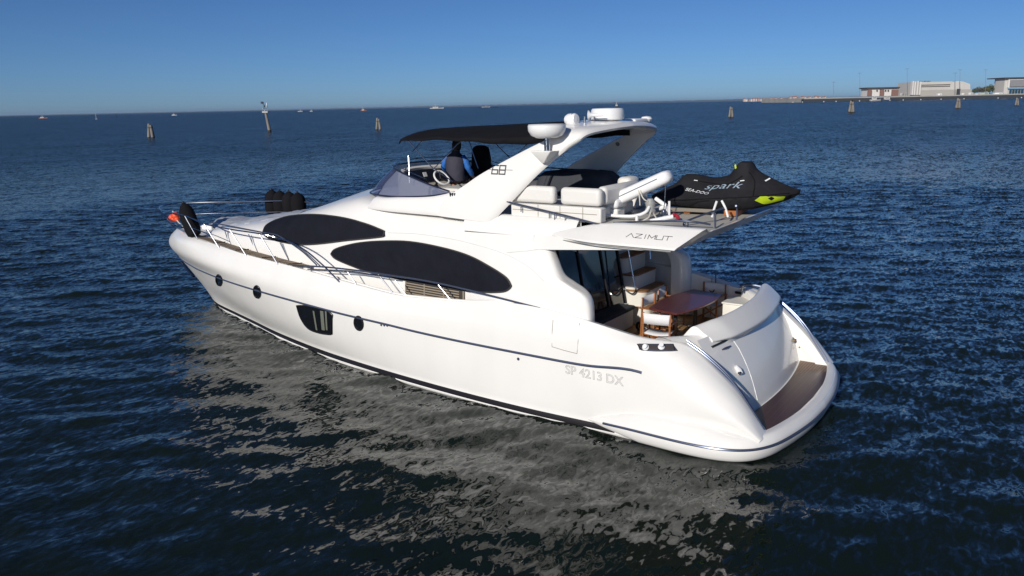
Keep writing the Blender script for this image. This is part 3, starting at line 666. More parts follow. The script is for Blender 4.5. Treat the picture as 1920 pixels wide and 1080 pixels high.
# arch legs and crossbar: sections of front / back points
ST = [((7.95, 2.045, 3.70), (6.52, 2.05, 3.64)), ((7.90, 2.02, 3.9), (6.34, 2.03, 3.83)), ((7.72, 1.975, 4.1), (6.08, 1.99, 4.08)), ((7.25, 1.93, 4.38), (5.78, 1.93, 4.38)), ((6.86, 1.87, 4.61), (5.53, 1.88, 4.62)), ((6.25, 1.80, 4.90), (5.20, 1.81, 4.90)), ((5.75, 1.72, 5.13), (4.93, 1.74, 5.12)),
      ((5.44, 1.64, 5.27), (4.74, 1.68, 5.26)), ((5.38, 1.46, 5.40), (4.64, 1.58, 5.36)), ((5.42, 1.15, 5.48), (4.56, 1.28, 5.42)), ((5.5, .6, 5.53), (4.46, .6, 5.47)), ((5.52, 0, 5.55), (4.42, 0, 5.49))]
def arch_mesh():
    F_ = smooth_path([a for a, b in ST], 5); B_ = smooth_path([b for a, b in ST], 5)
    F_ += [Vector((p.x, -p.y, p.z)) for p in F_[::-1][1:]]; B_ += [Vector((p.x, -p.y, p.z)) for p in B_[::-1][1:]]
    rings = []; n = len(F_)
    for i, (f, b) in enumerate(zip(F_, B_)):
        t = ((F_[min(i+1, n-1)]+B_[min(i+1, n-1)])-(F_[max(i-1, 0)]+B_[max(i-1, 0)])).normalized(); ch = (b-f); nn = ch.cross(t).normalized()
        c = Vector((6, 0, 4)); 
        if nn.dot((f+b)/2-c) < 0: nn = -nn
        th = .075; u = ch.normalized()
        prof = [(.0, 0), (.03, .75), (.12, 1.05), (.5, 1.15), (.88, 1.0), (.97, .6), (1, 0), (.97, -.6), (.85, -1), (.5, -1), (.12, -1), (.03, -.7)]
        rings.append([f+ch*a+nn*th*h for a, h in prof])
    return MB().loft(rings, ringclosed=True, caps=True)
am = arch_mesh(); arch_tree = bvh(am); arch = am.build('radar_arch', GEL, Y, angle=40)
# numerals 68 and side lines on the port leg
box6 = [[(.27, .15), (0, .15), (0, 0), (.25, 0), (.25, .075), (0, .075)]]
a68 = []
for k, x0 in enumerate((0, .16)):
    q = [[(.125, .15), (0, .15), (0, 0), (.125, 0), (.125, .072), (0, .072)]] if k == 0 else [[(0, 0), (0, .15), (.125, .15), (.125, 0), (0, 0)], [(0, .072), (.125, .072)]]
    a68 += [[(x+x0, y) for x, y in pl] for pl in q]
o68 = at(929, 326, y=1.83)
decal('arch_numerals', strokes([[(x*1.15, y*1.12) for x, y in pl] for pl in a68], .024), LET, arch_tree, o68+Vector((0, 0, .0)), (-1, 0, 0), (0, -.1, 1), .008, arch)
decal('arch_numerals', strokes([[(-.16, .085), (-.03, .085)], [(.35, .085), (.5, .085)]], .009), LET, arch_tree, o68, (-1, 0, 0), (0, -.1, 1), .004, arch)
# masthead and side light on the leg
pl_ = at(851, 372, y=2.0)
hl = MB()
for dx in (-.06, 0, .06): hl.lathe(pl_+Vector((dx, .0, .0)), [(.02, 0), (.026, .06), (.02, .12)], 8, (0, .4, 1))
hl.box(pl_+Vector((-.09, -.04, -.06)), pl_+Vector((.09, .04, 0))); hl.lathe(pl_+Vector((0, 0, -.2)), [(.03, 0), (.035, .03), (.03, .07)], 10, (0, 1, 0))
hl.build('horn_and_light', STEEL, Y)
# satellite domes and lights on the arch
dc = at(1027, 246, y=1.95)
sat = MB().lathe(dc+Vector((.02, 0, -.13)), [(.05, 0), (.20, .005), (.30, .05), (.355, .14), (.36, .23), (.35, .245), (.0, .25)], 32).build('open_dome_base', PLAST, arch)
MB().lathe(dc+Vector((.02, 0, .118)), [(.35, 0), (.35, .012), (.3, .014)], 32).build('dome_rim', GEL2, sat)
MB().lathe(dc+Vector((.02, 0, -.36)), [(.055, 0), (.055, .24)], 14).build('dome_pedestal', STEEL, sat)
bk = MB(); c = dc+Vector((.02, 0, -.40)); bk.loft([[c+Vector((.26, -.22, .04)), c+Vector((.26, .2, .04)), c+Vector((-.2, .2, .04)), c+Vector((-.2, -.22, .04))], [c+Vector((.2, -.2, -.03)), c+Vector((.2, .18, -.03)), c+Vector((-.12, .16, -.05)), c+Vector((-.12, -.2, -.05))], [c+Vector((.12, -.15, -.2)), c+Vector((.1, .05, -.2)), c+Vector((.04, .03, -.2)), c+Vector((.04, -.1, -.2))]], ringclosed=True, caps=True)
bk.build('dome_bracket', GEL, sat, bevel=.02)
rc = at(1139, 228, y=0.0)+Vector((0, 0, .10))
MB().lathe(rc+Vector((0, 0, -.07)), [(.30, 0), (.335, .02), (.345, .06), (.335, .205), (.31, .235), (0, .245)], 36).build('radome', PLAST, arch)
MB().lathe(rc+Vector((0, 0, -.12)), [(.2, 0), (.22, .05)], 20).build('radome_foot', GEL2, arch)
sc1 = at(1083, 224, y=.95)
MB().lathe(sc1+Vector((.12, 0, 0)), [(.09, -.14), (.12, -.08), (.12, .06), (.10, .1), (0, .11)], 16, (-1, .1, .05)).build('searchlight', PLAST, arch)
MB().lathe(sc1+Vector((0, 0, -.18)), [(.06, 0), (.06, .1)], 12).build('searchlight_foot', PLAST, arch)
tr1 = at(1103, 216, y=.62)
MB().lathe(tr1, [(.10, 0), (.095, .01), (.05, .05), (.03, .12), (.025, .3)], 16, (-1, -.35, 0)).build('horn_trumpet', PLAST, arch)
for (px_, py_, yy) in ((1096, 226, .8), (1136, 222, .1), (1073, 220, 1.0)):
    p = at(px_, py_, y=yy); MB().tube([p+Vector((0, 0, -.1)), p, p+Vector((0, 0, .08))], .022, 8).build('arch_light', STEEL, arch)
wf = at(1195, 226, y=-1.05); MB().box(wf+Vector((-.1, -.35, -.04)), wf+Vector((.28, .3, .04))).build('flat_antenna', PLAST, arch, bevel=.03)
wf = at(1212, 226, y=-1.45)
MB().lathe(wf, [(.09, -.02), (.13, .03), (.1, .08), (0, .1)], 16).build('arch_cap', PLAST, arch)
sp_ = at(1158, 270, y=-1.62); l, n, i_, d_ = arch_tree.ray_cast(CC, (sp_-CC).normalized())
if l is not None: MB().lathe(l, [(.05, 0), (.05, .006), (.035, .012), (.012, .012)], 18, n if n.dot(CC-l) > 0 else -n).build('arch_speaker', mat('speaker_grey', (.2, .2, .21), .5), arch)
# bimini top
bm_ = MB(); rings = []
ZC = [(5.15, 5.62), (6, 5.59), (7.5, 5.53), (8.7, 5.485), (9.3, 5.455), (9.5, 5.43)]
def bimz(x, y): a = abs(y)/1.5; return herm(ZC, x)[0] - (.20+.08*max(0, min(1, (8.5-x)/2)))*a**2.6
for x in np.linspace(5.2, 9.5, 24):
    hw = 1.5-.0*(x-5) - (.12*((x-9.1)/.4)**2 if x > 9.1 else 0)
    if x < 6.5: hw = 1.5-.10*(6.5-x)
    rr = [(x, hw*math.sin(math.pi/2*t), bimz(x, hw*math.sin(math.pi/2*t))+.012*math.sin(x*7)*abs(t)) for t in np.linspace(-1, 1, 21)]
    val = .05+.10*max(0, min(1, (8-x)/2))
    rr = [(rr[0][0], rr[0][1]-.01, rr[0][2]-val)]+rr+[(rr[-1][0], rr[-1][1]+.01, rr[-1][2]-val)]
    rings.append(rr)
fr_ = [(9.57, y, z-.07) for (x, y, z) in rings[-1]]
bm_.loft(rings+[fr_]); bm_.build('bimini_top', CANV, Y, solid=.015, angle=60)
hp = at(813, 317, y=1.5)
fl_ = []
for px_, py_, x_ in ((765, 264, None), (866, 262, None)): fl_.append([hp, at(px_, py_, y=1.46)])
fl_.append([at(792, 264, y=1.47), at(773, 284, y=1.5)])
fl_.append([hp, at(850, 341, y=1.62)])
fl_.append([at(768, 343, y=1.6), at(766, 292, y=1.5)])
fl_.append([at(879, 264, y=1.47), at(897, 316, y=1.72)])
tubes('bimini_frame', fl_, .0135, STEEL, Y, mirror=True)
tubes('bimini_bow', [[(x, y, bimz(x, y)-.03) for y in np.linspace(-1.45, 1.45, 15)] for x in (6.6, 8.0, 9.3)], .014, STEEL, Y)
# windscreen
base = [(7.75, 1.86, 4.17), (8.3, 1.9, 4.08), (9.2, 1.87, 4.02), (9.95, 1.70, 4.0), (10.6, 1.35, 3.99), (11.05, .7, 3.99), (11.2, 0, 4.0)]
topl = [(7.8, 1.83, 4.20), (8.35, 1.76, 4.30), (8.95, 1.63, 4.42), (9.55, 1.48, 4.55), (10.0, 1.15, 4.60), (10.3, .62, 4.62), (10.4, 0, 4.62)]
bs, ts = smooth_path(base, 6), smooth_path(topl, 6); k_ = [i for i, p in enumerate(bs) if p.x >= 9.95][0]
WS = bpy.data.materials.new('tinted_screen'); WS.use_nodes = True; t_ = WS.node_tree; b_ = t_.nodes['Principled BSDF']
b_.inputs['Base Color'].default_value = (.17, .19, .28, 1); b_.inputs['Roughness'].default_value = .08; b_.inputs['Alpha'].default_value = .72
WS2 = WS.copy(); b_.inputs['Base Color'].default_value = (.05, .055, .12, 1); b_.inputs['Alpha'].default_value = .62
for nm_, sl0, sl1 in (('side_screen', 0, k_), ('front_screen', k_, len(bs)-1)):
    rg = [[bs[i], bs[i].lerp(ts[i], .5)+Vector((.01, .03, 0)), ts[i]] for i in range(sl0, sl1+1)]
    if nm_ == 'side_screen':
        for sg in (1, -1):
            o_ = MB().loft([[Vector((p.x, p.y*sg, p.z)) for p in r] for r in rg]).build(nm_, WS2, Y)
    else:
        MB().loft(rg+[[Vector((p.x, -p.y, p.z)) for p in r] for r in rg[::-1][1:]]).build(nm_, WS, Y)
tubes('screen_frame', [bs, ts, [bs[k_], ts[k_]]], .020, NAVY, Y, mirror=True)
full_top = ts+[Vector((p.x, -p.y, p.z)) for p in ts[::-1][1:]]
tubes('screen_rail', [[p+Vector((-.03, 0, .09)) for p in full_top[8:-8]]], .010, STEEL, Y)
# helm console hood
hr = [(8.6, 1.42, 4.22), (9.3, 1.32, 4.36), (9.9, 1.0, 4.46), (10.15, .35, 4.5), (10.1, -.4, 4.5), (9.8, -1.05, 4.48), (9.2, -1.4, 4.42), (8.5, -1.5, 4.3)]
hs = smooth_path(hr, 6)
hd = MB(); hd.loft([smooth_path([(p.x+.05, p.y*1.08, 3.95), p+Vector((.07, p.y*.04, -.02)), p+Vector((.02, 0, .03)), p+Vector((-.05, -p.y*.03, .01)), p+Vector((-.03, -p.y*.02, -.06)), p+Vector((.03, 0, -.1)), (p.x-.02, p.y, 3.78)], 2) for p in hs])
hd.build('helm_hood', VINYL, Y)
dk = mat('dash_black', (.008, .008, .01), .35)
dpn = MB(); dpn.loft([[(p.x-.05, p.y*.97, p.z-.05), (p.x-.32, p.y*.95, p.z-.32)] for p in hs[9:33]]); dash = dpn.build('instrument_panel', dk, Y)
cns = MB(); cns.loft([[(9.75, y, 4.16), (9.3, y, 4.12), (8.95, y, 3.98), (8.9, y, 3.78)] for y in np.linspace(1.25, -.6, 10)]); cns.build('helm_console', mat('console_cream', (.5, .46, .38), .5), Y)
tbp = at(797, 327, y=.75); MB().obox(tbp, (.0, .06, 0), (.02, 0, .05), (.004, 0, -.002)).build('chart_screen', PLAST, dash)
MB().tube([tbp+Vector((.02, 0, -.05)), tbp+Vector((.05, 0, -.2))], .012, 6).build('screen_stalk', BLK, dash)
for q in ((787, 341), (800, 345), (818, 349)):
    p = at(*q, y=1.0); MB().lathe(p, [(.05, 0), (.045, .03), (.015, .05), (.02, .1), (0, .12)], 12).build('throttle_lever', BLK, Y)
# steering wheel
wc = at(828, 333, y=.95); wn = Vector((-.72, .12, .62)).normalized(); wa = wn.cross(Vector((0, 0, 1))).normalized(); wb = wn.cross(wa)
whl = MB().tube([wc+(wa*math.cos(a)+wb*math.sin(a))*.19 for a in np.linspace(0, 2*math.pi, 29)[:-1]], .022, 8, closed=True).build('steering_wheel', PLAST, Y)
tubes('wheel_spoke', [[wc-wn*.05, wc+(wa*math.cos(a)+wb*math.sin(a))*.18] for a in (.3, 2.4, 4.5)]+[[wc-wn*.05, wc-wn*.25]], .016, BLK, whl)

# flybridge seating
rbox('sofa_base', (4.12, 1.72, 3.768), (6.15, 1.93, 4.05), VINYL, Y, .03)
tubes('sofa_seam', [[(x, 1.937, 3.8), (x, 1.937, 4.05)] for x in (4.5, 5.0, 5.5)]+[[(4.2, 1.937, 3.93), (6.1, 1.937, 3.93)]], .005, MATS['seam_tan'], Y, 4)
for x0, x1 in ((5.17, 6.3), (4.16, 5.03)): rbox('sofa_backrest', (x0, 1.70, 4.07), (x1, 1.90, 4.40), VINYL, Y, .075)
rbox('sofa_backrest', (4.16, .2, 4.07), (4.36, 1.66, 4.42), VINYL, Y, .075)
rbox('sofa_seat', (4.3, .2, 3.768), (6.3, 1.68, 4.02), VINYL, Y, .05)
hr_ = [at(942, 376, y=2.02), at(1010, 392, y=2.06), at(1060, 404, y=2.08), at(1124, 421, y=2.1)]
tubes('side_handrail', [hr_], .018, DSTEEL, Y, mirror=True)
tubes('side_handrail_post', [[at(a, b, y=2.0), at(a, b+13, y=2.0)] for a, b in ((977, 384), (1030, 396), (1040, 399), (1060, 403))], .012, STEEL, Y)
# aft seat back, starboard
rbox('aft_seat_back', (4.62, -.75, 4.0), (4.95, -.25, 4.42), VINYL, Y, .1)
rbox('aft_seat_base', (4.45, -.8, 3.768), (5.1, -.2, 4.12), VINYL, Y, .06)
# tender crane
cr = rbox('crane_base', (4.12, .82, 3.96), (4.72, 1.28, 4.15), PLAST, Y, .07)
MB().box((4.15, .88, 3.768), (4.66, 1.22, 3.96)).build('crane_plinth', GEL2, cr, bevel=.04)
MB().box((4.0, 1.284, 4.02), (4.16, 1.288, 4.05)).build('crane_plate', mat('plate_grey', (.08, .08, .09), .4), cr, smooth=False) if False else None
b0, b1 = Vector((4.32, .95, 4.10)), Vector((3.33, .85, 4.56)); dd = (b1-b0).normalized(); sd2 = Vector((-.1, .995, 0)).normalized(); up2 = dd.cross(sd2); up2 = up2 if up2.z > 0 else -up2
bo = MB()
bo.loft([[b0+dd*s*(b1-b0).length+sd2*(.19*wd)*math.copysign(abs(math.cos(a))**.6, math.cos(a))+up2*.135*ht*math.copysign(abs(math.sin(a))**.6, math.sin(a)) for a in np.linspace(0, 2*math.pi, 21)[:-1]] for s, wd, ht in ((-.08, .6, .6), (-.03, .95, .95), (.1, 1, 1), (.9, 1, .95), (1.0, .98, .93), (1.07, .85, .8), (1.11, .5, .45))], ringclosed=True, caps=True)
boom = bo.build('crane_boom', PLAST, cr)
gl([b0+dd*.05+sd2*.192+up2*.02, b1-dd*.1+sd2*.192+up2*.03], .007, DSTEEL, 'boom_seam', boom)
tubes('crane_hook_line', [smooth_path([b1+dd*-.05-up2*.1, b1+Vector((.0, 0, -.3)), b1+Vector((.02, 0, -.62))], 4)], .01, STEEL, boom)
MB().lathe(b1+Vector((.02, 0, -.72)), [(.02, 0), (.045, .03), (.045, .08), (.02, .12)], 10).build('crane_hook', DSTEEL, boom)
tubes('crane_cord', [smooth_path([at(1200, 352, y=1.05), at(1203, 366, y=1.12), at(1208, 374, y=1.15), at(1215, 378, y=1.1)], 5), smooth_path([at(1196, 350, y=1.05), at(1199, 370, y=1.12), at(1200, 385, y=1.1)], 5)], .012, ROPE, boom)
# white tubular hoops and cradle fittings on the aft deck
tubes('deck_hoop', [smooth_path([at(1122, 402, y=1.5), at(1160, 405, y=1.4), at(1190, 405, y=1.3), at(1210, 398, y=1.2), at(1217, 388, y=1.1)], 5), [at(1194, 404, y=1.35), at(1194, 418, y=1.35)]], .03, PLAST, Y)
tubes('cradle_arm', [[at(1229, 372, y=.7), at(1250, 387, y=.7)], [at(1237, 391, y=.7), at(1250, 386, y=.7)], [at(1249, 386, y=.7), at(1250, 401, y=.7)], [at(1219, 415, y=1.3), at(1262, 406, y=1.1)]], .04, PLAST, Y)
MB().lathe(at(1219, 400, y=1.0), [(.10, 0), (.11, .03), (.08, .12), (.1, .2), (.05, .28)], 12).build('cradle_winch', mat('winch_grey', (.45, .45, .43), .4, .4), Y)
tubes('cradle_rope', [smooth_path([at(1205, 414, y=1.4), at(1216, 408, y=1.3), at(1222, 397, y=1.1), at(1230, 408, y=1.0)], 5)], .015, ROPE, Y)
tubes('red_strap', [smooth_path([at(1262, 402, y=.95), at(1268, 404, y=.9), at(1272, 409, y=.95)], 4)], .035, RED, Y)
tubes('cradle_handle', [smooth_path([at(1335, 407, y=.95), at(1337, 398, y=.95), at(1344, 377, y=.95)], 5), smooth_path([at(1365, 407, y=.7), at(1360, 390, y=.7), at(1353, 376, y=.7)], 5), [at(1255, 403, y=.8), at(1255, 377, y=.8)]], .022, PLAST, Y)
tubes('deck_rail', [smooth_path([at(1283, 424, y=1.6), at(1285, 416, y=1.55), at(1320, 402, y=1.2), at(1357, 390, y=.8)], 6), [at(1341, 427, y=1.5), at(1341, 399, y=1.5)], smooth_path([at(1381, 412, y=.7), at(1382, 390, y=.7), at(1380, 386, y=.8)], 4), smooth_path([at(1150, 418, y=1.85), at(1220, 415, y=1.85), at(1290, 415, y=1.8), at(1332, 421, y=1.6)], 6)], .018, DSTEEL, Y)
for a, b in ((1284, 424), (1290, 426)): tubes('deck_rail_foot', [[at(a, b, y=1.75), at(a, b-9, y=1.75)]], .014, STEEL, Y)

# ------------------------------------------------------------------ guard rails
base_px = [(371, 447), (411, 463), (462, 478), (521, 494)]; top_px = [(346, 404), (382, 419), (430, 429.5), (486, 438)]
def yt_(P): return P.y
bases = []
for p in base_px:
    l, n = hit(hull_tree, p[0], p[1]+2); bases.append(l)
tops = [at(*t, y=b.y+.10) for t, b in zip(top_px, bases)]
for b, t in zip(bases, tops): MB().tube([b, t], .016, 8).mirror().build('stanchion', STEEL, Y) if False else (MB().tube([b, t], .016, 8).build('stanchion', STEEL, Y), MB().tube([(b.x, -b.y, b.z), (t.x, -t.y, t.z)], .016, 8).build('stanchion', STEEL, Y))
end_l, _ = hit(hull_tree, 637, 529)
tail = [at(520, 446, y=2.42), at(545, 454, y=2.48), at(573, 470, y=2.53), at(603, 495, y=2.56), end_l]
prow = [Vector((21.05, 0, 3.02)), Vector((20.95, .35, 3.02)), Vector((20.3, .85, 3.03)), Vector((19.3, 1.3, 3.05)), Vector((18.4, 1.62, 3.07))]
print('tops', tops, bases)
main = smooth_path(prow[:-1]+tops+tail, 6)
for sg in (1, -1): MB().tube([(p.x, p.y*sg, p.z) for p in main], .019, 8).build('guard_rail', STEEL, Y)
mid = smooth_path([Vector((20.95, .0, 2.66)), Vector((20.3, .62, 2.68)), Vector((19.3, 1.12, 2.7))]+[b.lerp(t, .5) for b, t in zip(bases[:2], tops[:2])], 6)
for sg in (1, -1): MB().tube([(p.x, p.y*sg, p.z) for p in mid], .012, 8).build('guard_rail_lower', STEEL, Y)
for sg in (1, -1):
    for x_, yb, yt2 in ((19.9, .62, 1.03), (20.6, .12, .68)): MB().tube([(x_, yb*sg, 2.38), (x_+.25, yt2*sg, 3.02)], .014, 8).build('stanchion', STEEL, Y)
# inner hand rail above the teak walk
ir = smooth_path([at(395, 417, y=1.25), at(445, 426.5, y=1.5), at(494, 436, y=1.75), at(520, 441, y=1.88), at(545, 456, y=2.02), at(570, 474, y=2.12), at(594, 497, y=2.18)], 6)
for sg in (1, -1): MB().tube([(p.x, p.y*sg, p.z) for p in ir], .018, 8).build('inner_handrail', DSTEEL, Y)
for (tp, bt, yy) in (((387, 428), (391, 450), 1.3), ((421, 431), (431, 462), 1.5), ((466, 439), (481, 474), 1.75), ((525, 455), (541, 487), 2.0)):
    tubes('handrail_post', [[at(*tp, y=yy), at(*bt, y=yy)]], .012, STEEL, Y)
# side rails along the bulwark
sr = [at(549, 498, y=2.5), at(600, 500, y=2.52), at(660, 506, y=2.54), at(730, 516, y=2.55), at(800, 527, y=2.56), at(870, 542, y=2.57), at(950, 562, y=2.58), at(1012, 578, y=2.6)]
tubes('side_rail', [smooth_path(sr, 6)], .020, DSTEEL, Y, mirror=True)
tubes('side_rail_lower', [smooth_path([at(577, 505, y=2.5), at(650, 508, y=2.53), at(705, 516, y=2.55), at(735, 520, y=2.55)], 6)], .014, STEEL, Y)
for tp, bt in (((652, 510), (667, 532)), ((707, 511), (739, 552)), ((741, 526), (762, 554)), ((822, 534), (848, 566))):
    tubes('stanchion', [[at(*tp, y=2.53), at(*bt, y=2.5)]], .014, STEEL, Y)
# folded sun pad cover and bow fittings
cvm = MB(); rings = []
for x in np.linspace(14.0, 18.2, 26):
    hw = interp(x, [14, 15, 16.5, 17.6, 18.2], [.95, 1.15, 1.12, .9, .55]); zc = herm([(a, c) for a, b, c in C5], min(x, 17.2))[0]
    rings.append([(x, hw*t, max(2.5, zc+.05-.16*abs(t)**3)+.015*math.sin(9*x+5*t)+.012*math.sin(17*t+3*x)) for t in np.linspace(-1, 1, 17)])
cvm.loft(rings).build('sun_pad_cover', COVER, Y, solid=.01, angle=80)
rbox('foredeck_hatch', (18.55, -.3, 2.38), (19.05, .3, 2.52), GEL2, Y, .04)
MB().tube([(18.7, -.1, 2.62), (18.2, -.6, 2.60)], .05, 8).build('boarding_pole', PLAST, Y)
wl_ = MB().lathe((19.7, .0, 2.36), [(.10, 0), (.10, .03), (.05, .05), (.05, .09), (.08, .11), (.07, .13), (0, .135)], 16).build('anchor_windlass', DSTEEL, Y)
MB().bar((20.78, 0, 1.12), (20.2, 0, .70), .09, .05).build('stem_plate', STEEL, Y)

# ------------------------------------------------------------------ things lying on or hanging from the yacht
def fender(name, label, base, top, r, group=None):
    b, t = Vector(base), Vector(top); d = t-b; L = d.length; u = d.normalized()
    o = thing(name, label, 'fender', b, group)
    MB().lathe(b, [(r*.35, 0), (r*.85, L*.06), (r, L*.2), (r*1.02, L*.55), (r*.92, L*.78), (r*.6, L*.92), (r*.3, L*.97), (r*.28, L), (0, L*1.0)], 20, u).build('fender_sleeve', CANV, o)
    MB().tube([t-u*.02, t+u*.05], .03, 8).build('fender_eye', BLK, o)
    return o
fender('fender', 'long black covered fender leaning inside the bow pulpit rail', at(366, 444, y=1.62), at(344, 381, y=1.62), .215)
for i, (bx_, tx_, lab) in enumerate(((512, 509, 'black covered fender nearest the bow in the upright row of four'), (528, 524, 'second black covered fender from the bow in the row of four'), (545, 541, 'third black covered fender from the bow, between two others'), (562, 557, 'black covered fender nearest the cabin roof in the row of four'))):
    fender('fender', lab, at(bx_, 402, y=-1.95), at(tx_, 356+i*1.8, y=-1.95), .235, 'upright black fenders on the starboard rail')
ob = thing('mooring_floats', 'bundle of orange floats and rope tied to the bow rail', 'float', at(326, 407, y=.45))
for k, (a, b, r) in enumerate(((322, 408, .10), (330, 405, .12), (333, 411, .09), (327, 411, .08))):
    MB().lathe(at(a, b, y=.45)-Vector((0, 0, r*.9)), [(r*.3, 0), (r*.85, r*.4), (r, r), (r*.8, r*1.6), (r*.25, r*2)], 12, (.2*(k-1), .1, 1)).build('float', ORANGE, ob)
MB().tube(smooth_path([at(324, 396, y=.45), at(329, 408, y=.5), at(336, 418, y=.5), at(345, 425, y=.6)], 4), .02, 6).build('rope', ROPE, ob)

# jet ski under a cover
SA, SN = Vector((4.02, -.30, 0)), Vector((1.24, -.62, 0)); ux = (SN-SA).normalized(); uy = Vector((-ux.y, ux.x, 0)); uy = uy if uy.y > 0 else -uy
ski = thing('jet_ski', 'jet ski under a black fitted cover with lime panel, on the aft upper deck', 'jet ski', (2.7, -.4, 3.8))
PR = [  # s, half width, keel z, gunwale z, shoulder half width, shoulder z, ridge half width, ridge z
 (0.0, .34, 3.98, 4.08, .30, 4.12, .12, 4.14), (.12, .52, 3.93, 4.07, .40, 4.16, .16, 4.20), (.45, .58, 3.90, 4.07, .38, 4.24, .18, 4.38), (.62, .60, 3.89, 4.08, .36, 4.30, .17, 4.53), (.85, .61, 3.88, 4.09, .34, 4.33, .16, 4.52), (1.15, .62, 3.87, 4.10, .36, 4.32, .15, 4.47),
 (1.45, .62, 3.87, 4.11, .38, 4.36, .14, 4.52), (1.60, .61, 3.87, 4.12, .36, 4.42, .17, 4.70), (1.69, .60, 3.88, 4.13, .36, 4.45, .2, 4.80), (1.86, .58, 3.89, 4.14, .35, 4.44, .19, 4.79), (1.96, .56, 3.90, 4.15, .32, 4.42, .14, 4.66), (2.2, .48, 3.96, 4.17, .28, 4.36, .10, 4.52), (2.5, .35, 4.05, 4.20, .20, 4.32, .07, 4.38), (2.7, .17, 4.13, 4.23, .10, 4.28, .04, 4.30), (2.8, .03, 4.2, 4.25, .02, 4.26, .01, 4.27)]
def skirow(s):
    hw, kz, gz, sw, sz, rw, rz = herm(PR, s)
    half = [(0, kz-.0), (hw*.55, kz+.0), (hw*.92, kz+.08), (hw, gz-.03), (hw*1.02, gz), (hw*.97, gz+.03), (sw+(hw-sw)*.35, (gz+sz)/2+.0), (sw, sz), (rw+(sw-rw)*.4, (sz+rz)/2-.02), (rw, rz-.02), (0, rz)]
    wob = lambda y, z: .006*math.sin(23*s+9*z*4)+.006*math.sin(41*s+30*z)
    full = [(y, z) for y, z in half]+[(-y, z) for y, z in half[::-1][1:-1]]
    return [SA+ux*s+uy*(y+(wob(y, z) if z > kz+.02 else 0))+Vector((0, 0, z)) for y, z in full]
sm_ = MB().loft([skirow(s) for s in np.linspace(0, 2.8, 60)], ringclosed=True, caps=True); ski_tree = bvh(sm_)
skc = sm_.build('fitted_cover', mat('cover_black', (.017, .017, .02), .85, 0, .2, bump=(4, .7, .05), noise=(3, .3)), ski, angle=60)
for P_ in ([(1242, 377), (1262, 375), (1300, 374), (1350, 372), (1400, 370), (1440, 366), (1480, 362)], [(1288, 389), (1310, 378), (1330, 376)], [(1300, 337), (1330, 343), (1360, 346), (1380, 338), (1392, 330)], [(1404, 322), (1415, 340), (1412, 368)]):
    q_ = on(ski_tree, [(p.x, p.y) for p in smooth_path([(a, b, 0) for a, b in P_], 5)], .003)
    if len(q_) > 3: MB().tube(q_, .012, 5).build('cover_seam', CANV, skc)
tm = text_mesh('SEA-DOO', .115, shear=.25); 
for v in tm.vertices: v.co.x *= 1.05
def px_decal(name, me, m, tree, p0, p1, up_px, parent, off=.02, flat=1):   # baseline from photo pixel p0 to p1 on the surface
    a, n = hit(tree, *p0); b, n2 = hit(tree, *p1); c, n3 = hit(tree, p0[0]+up_px[0], p0[1]+up_px[1])
    xs = [v.co.x for v in me.vertices]; w0 = max(xs)-min(xs); x_ = (b-a).normalized(); s = (b-a).length/w0; y_ = (c-a); y_ = (y_-x_*y_.dot(x_)).normalized()
    for v in me.vertices: v.co *= s; v.co.z = 0; v.co.y *= flat
    return decal(name, me, m, tree, a, x_, y_, off, parent)
px_decal('cover_lettering', tm, PRINTW, ski_tree, (1285, 358), (1327, 366), (1, -7), skc, flat=.85, off=.03)
px_decal('cover_lettering', text_mesh('spark', .2, shear=.45), PRINTB, ski_tree, (1319, 356), (1391, 354), (2, -8), skc, flat=.56)
for p0, p1 in (((1302, 339), (1309, 340)), ((1389, 340), (1397, 339)), ((1435, 340), (1444, 335))):
    px_decal('cover_tag', strokes([[(0, 0), (.1, 0)]], .03), PRINTW, ski_tree, p0, p1, (0, -2), skc)
def poly_px(name, pts, m, tree, parent, off=.008):
    P = on(tree, pts, off)
    if len(P) < 3: P = [at(*q, y=-.25) for q in pts]
    c = sum(P, Vector())/len(P); return MB().add([c]+P, [(0, 1+k, 1+(k+1) % len(P)) for k in range(len(P))]).build(name, m, parent)
o_ = patch(ski_tree, [(1415, 375), (1424, 369), (1450, 368), (1472, 368)], [(1415, 375.5), (1430, 382), (1440, 381), (1468, 374)], 16, 4, .012).build('lime_panel', LIME, skc)
patch(ski_tree, [(1440, 371), (1446, 368), (1451, 371)], [(1440, 371.5), (1446, 375), (1451, 371.5)], 6, 2, .02).build('panel_diamond', BLK, skc)
poly_px('lime_tab', [(1377, 309), (1380, 308), (1381, 315), (1378, 317)], LIME, ski_tree, skc)
ch = MB()
for s in (.75, 2.05): c = SA+ux*s+Vector((0, 0, 3.82)); ch.obox(c, ux*.05, uy*.45, (0, 0, .05))
MB().obox(SA+ux*.75+Vector((0, 0, 3.83)), ux*.06, uy*.42, (0, 0, .05)).build('keel_chock', WOODO, ski, smooth=False)
MB().obox(SA+ux*1.62+Vector((0, 0, 3.83)), ux*.13, uy*.46, (0, 0, .05)).build('keel_chock', WOODO, ski, smooth=False)
MB().obox(SA+ux*.75+uy*.45+Vector((0, 0, 3.86)), ux*.55, uy*.04, (0, 0, .035)).build('cradle_runner', mat('runner_grey', (.2, .18, .15), .7), ski, bevel=.01)

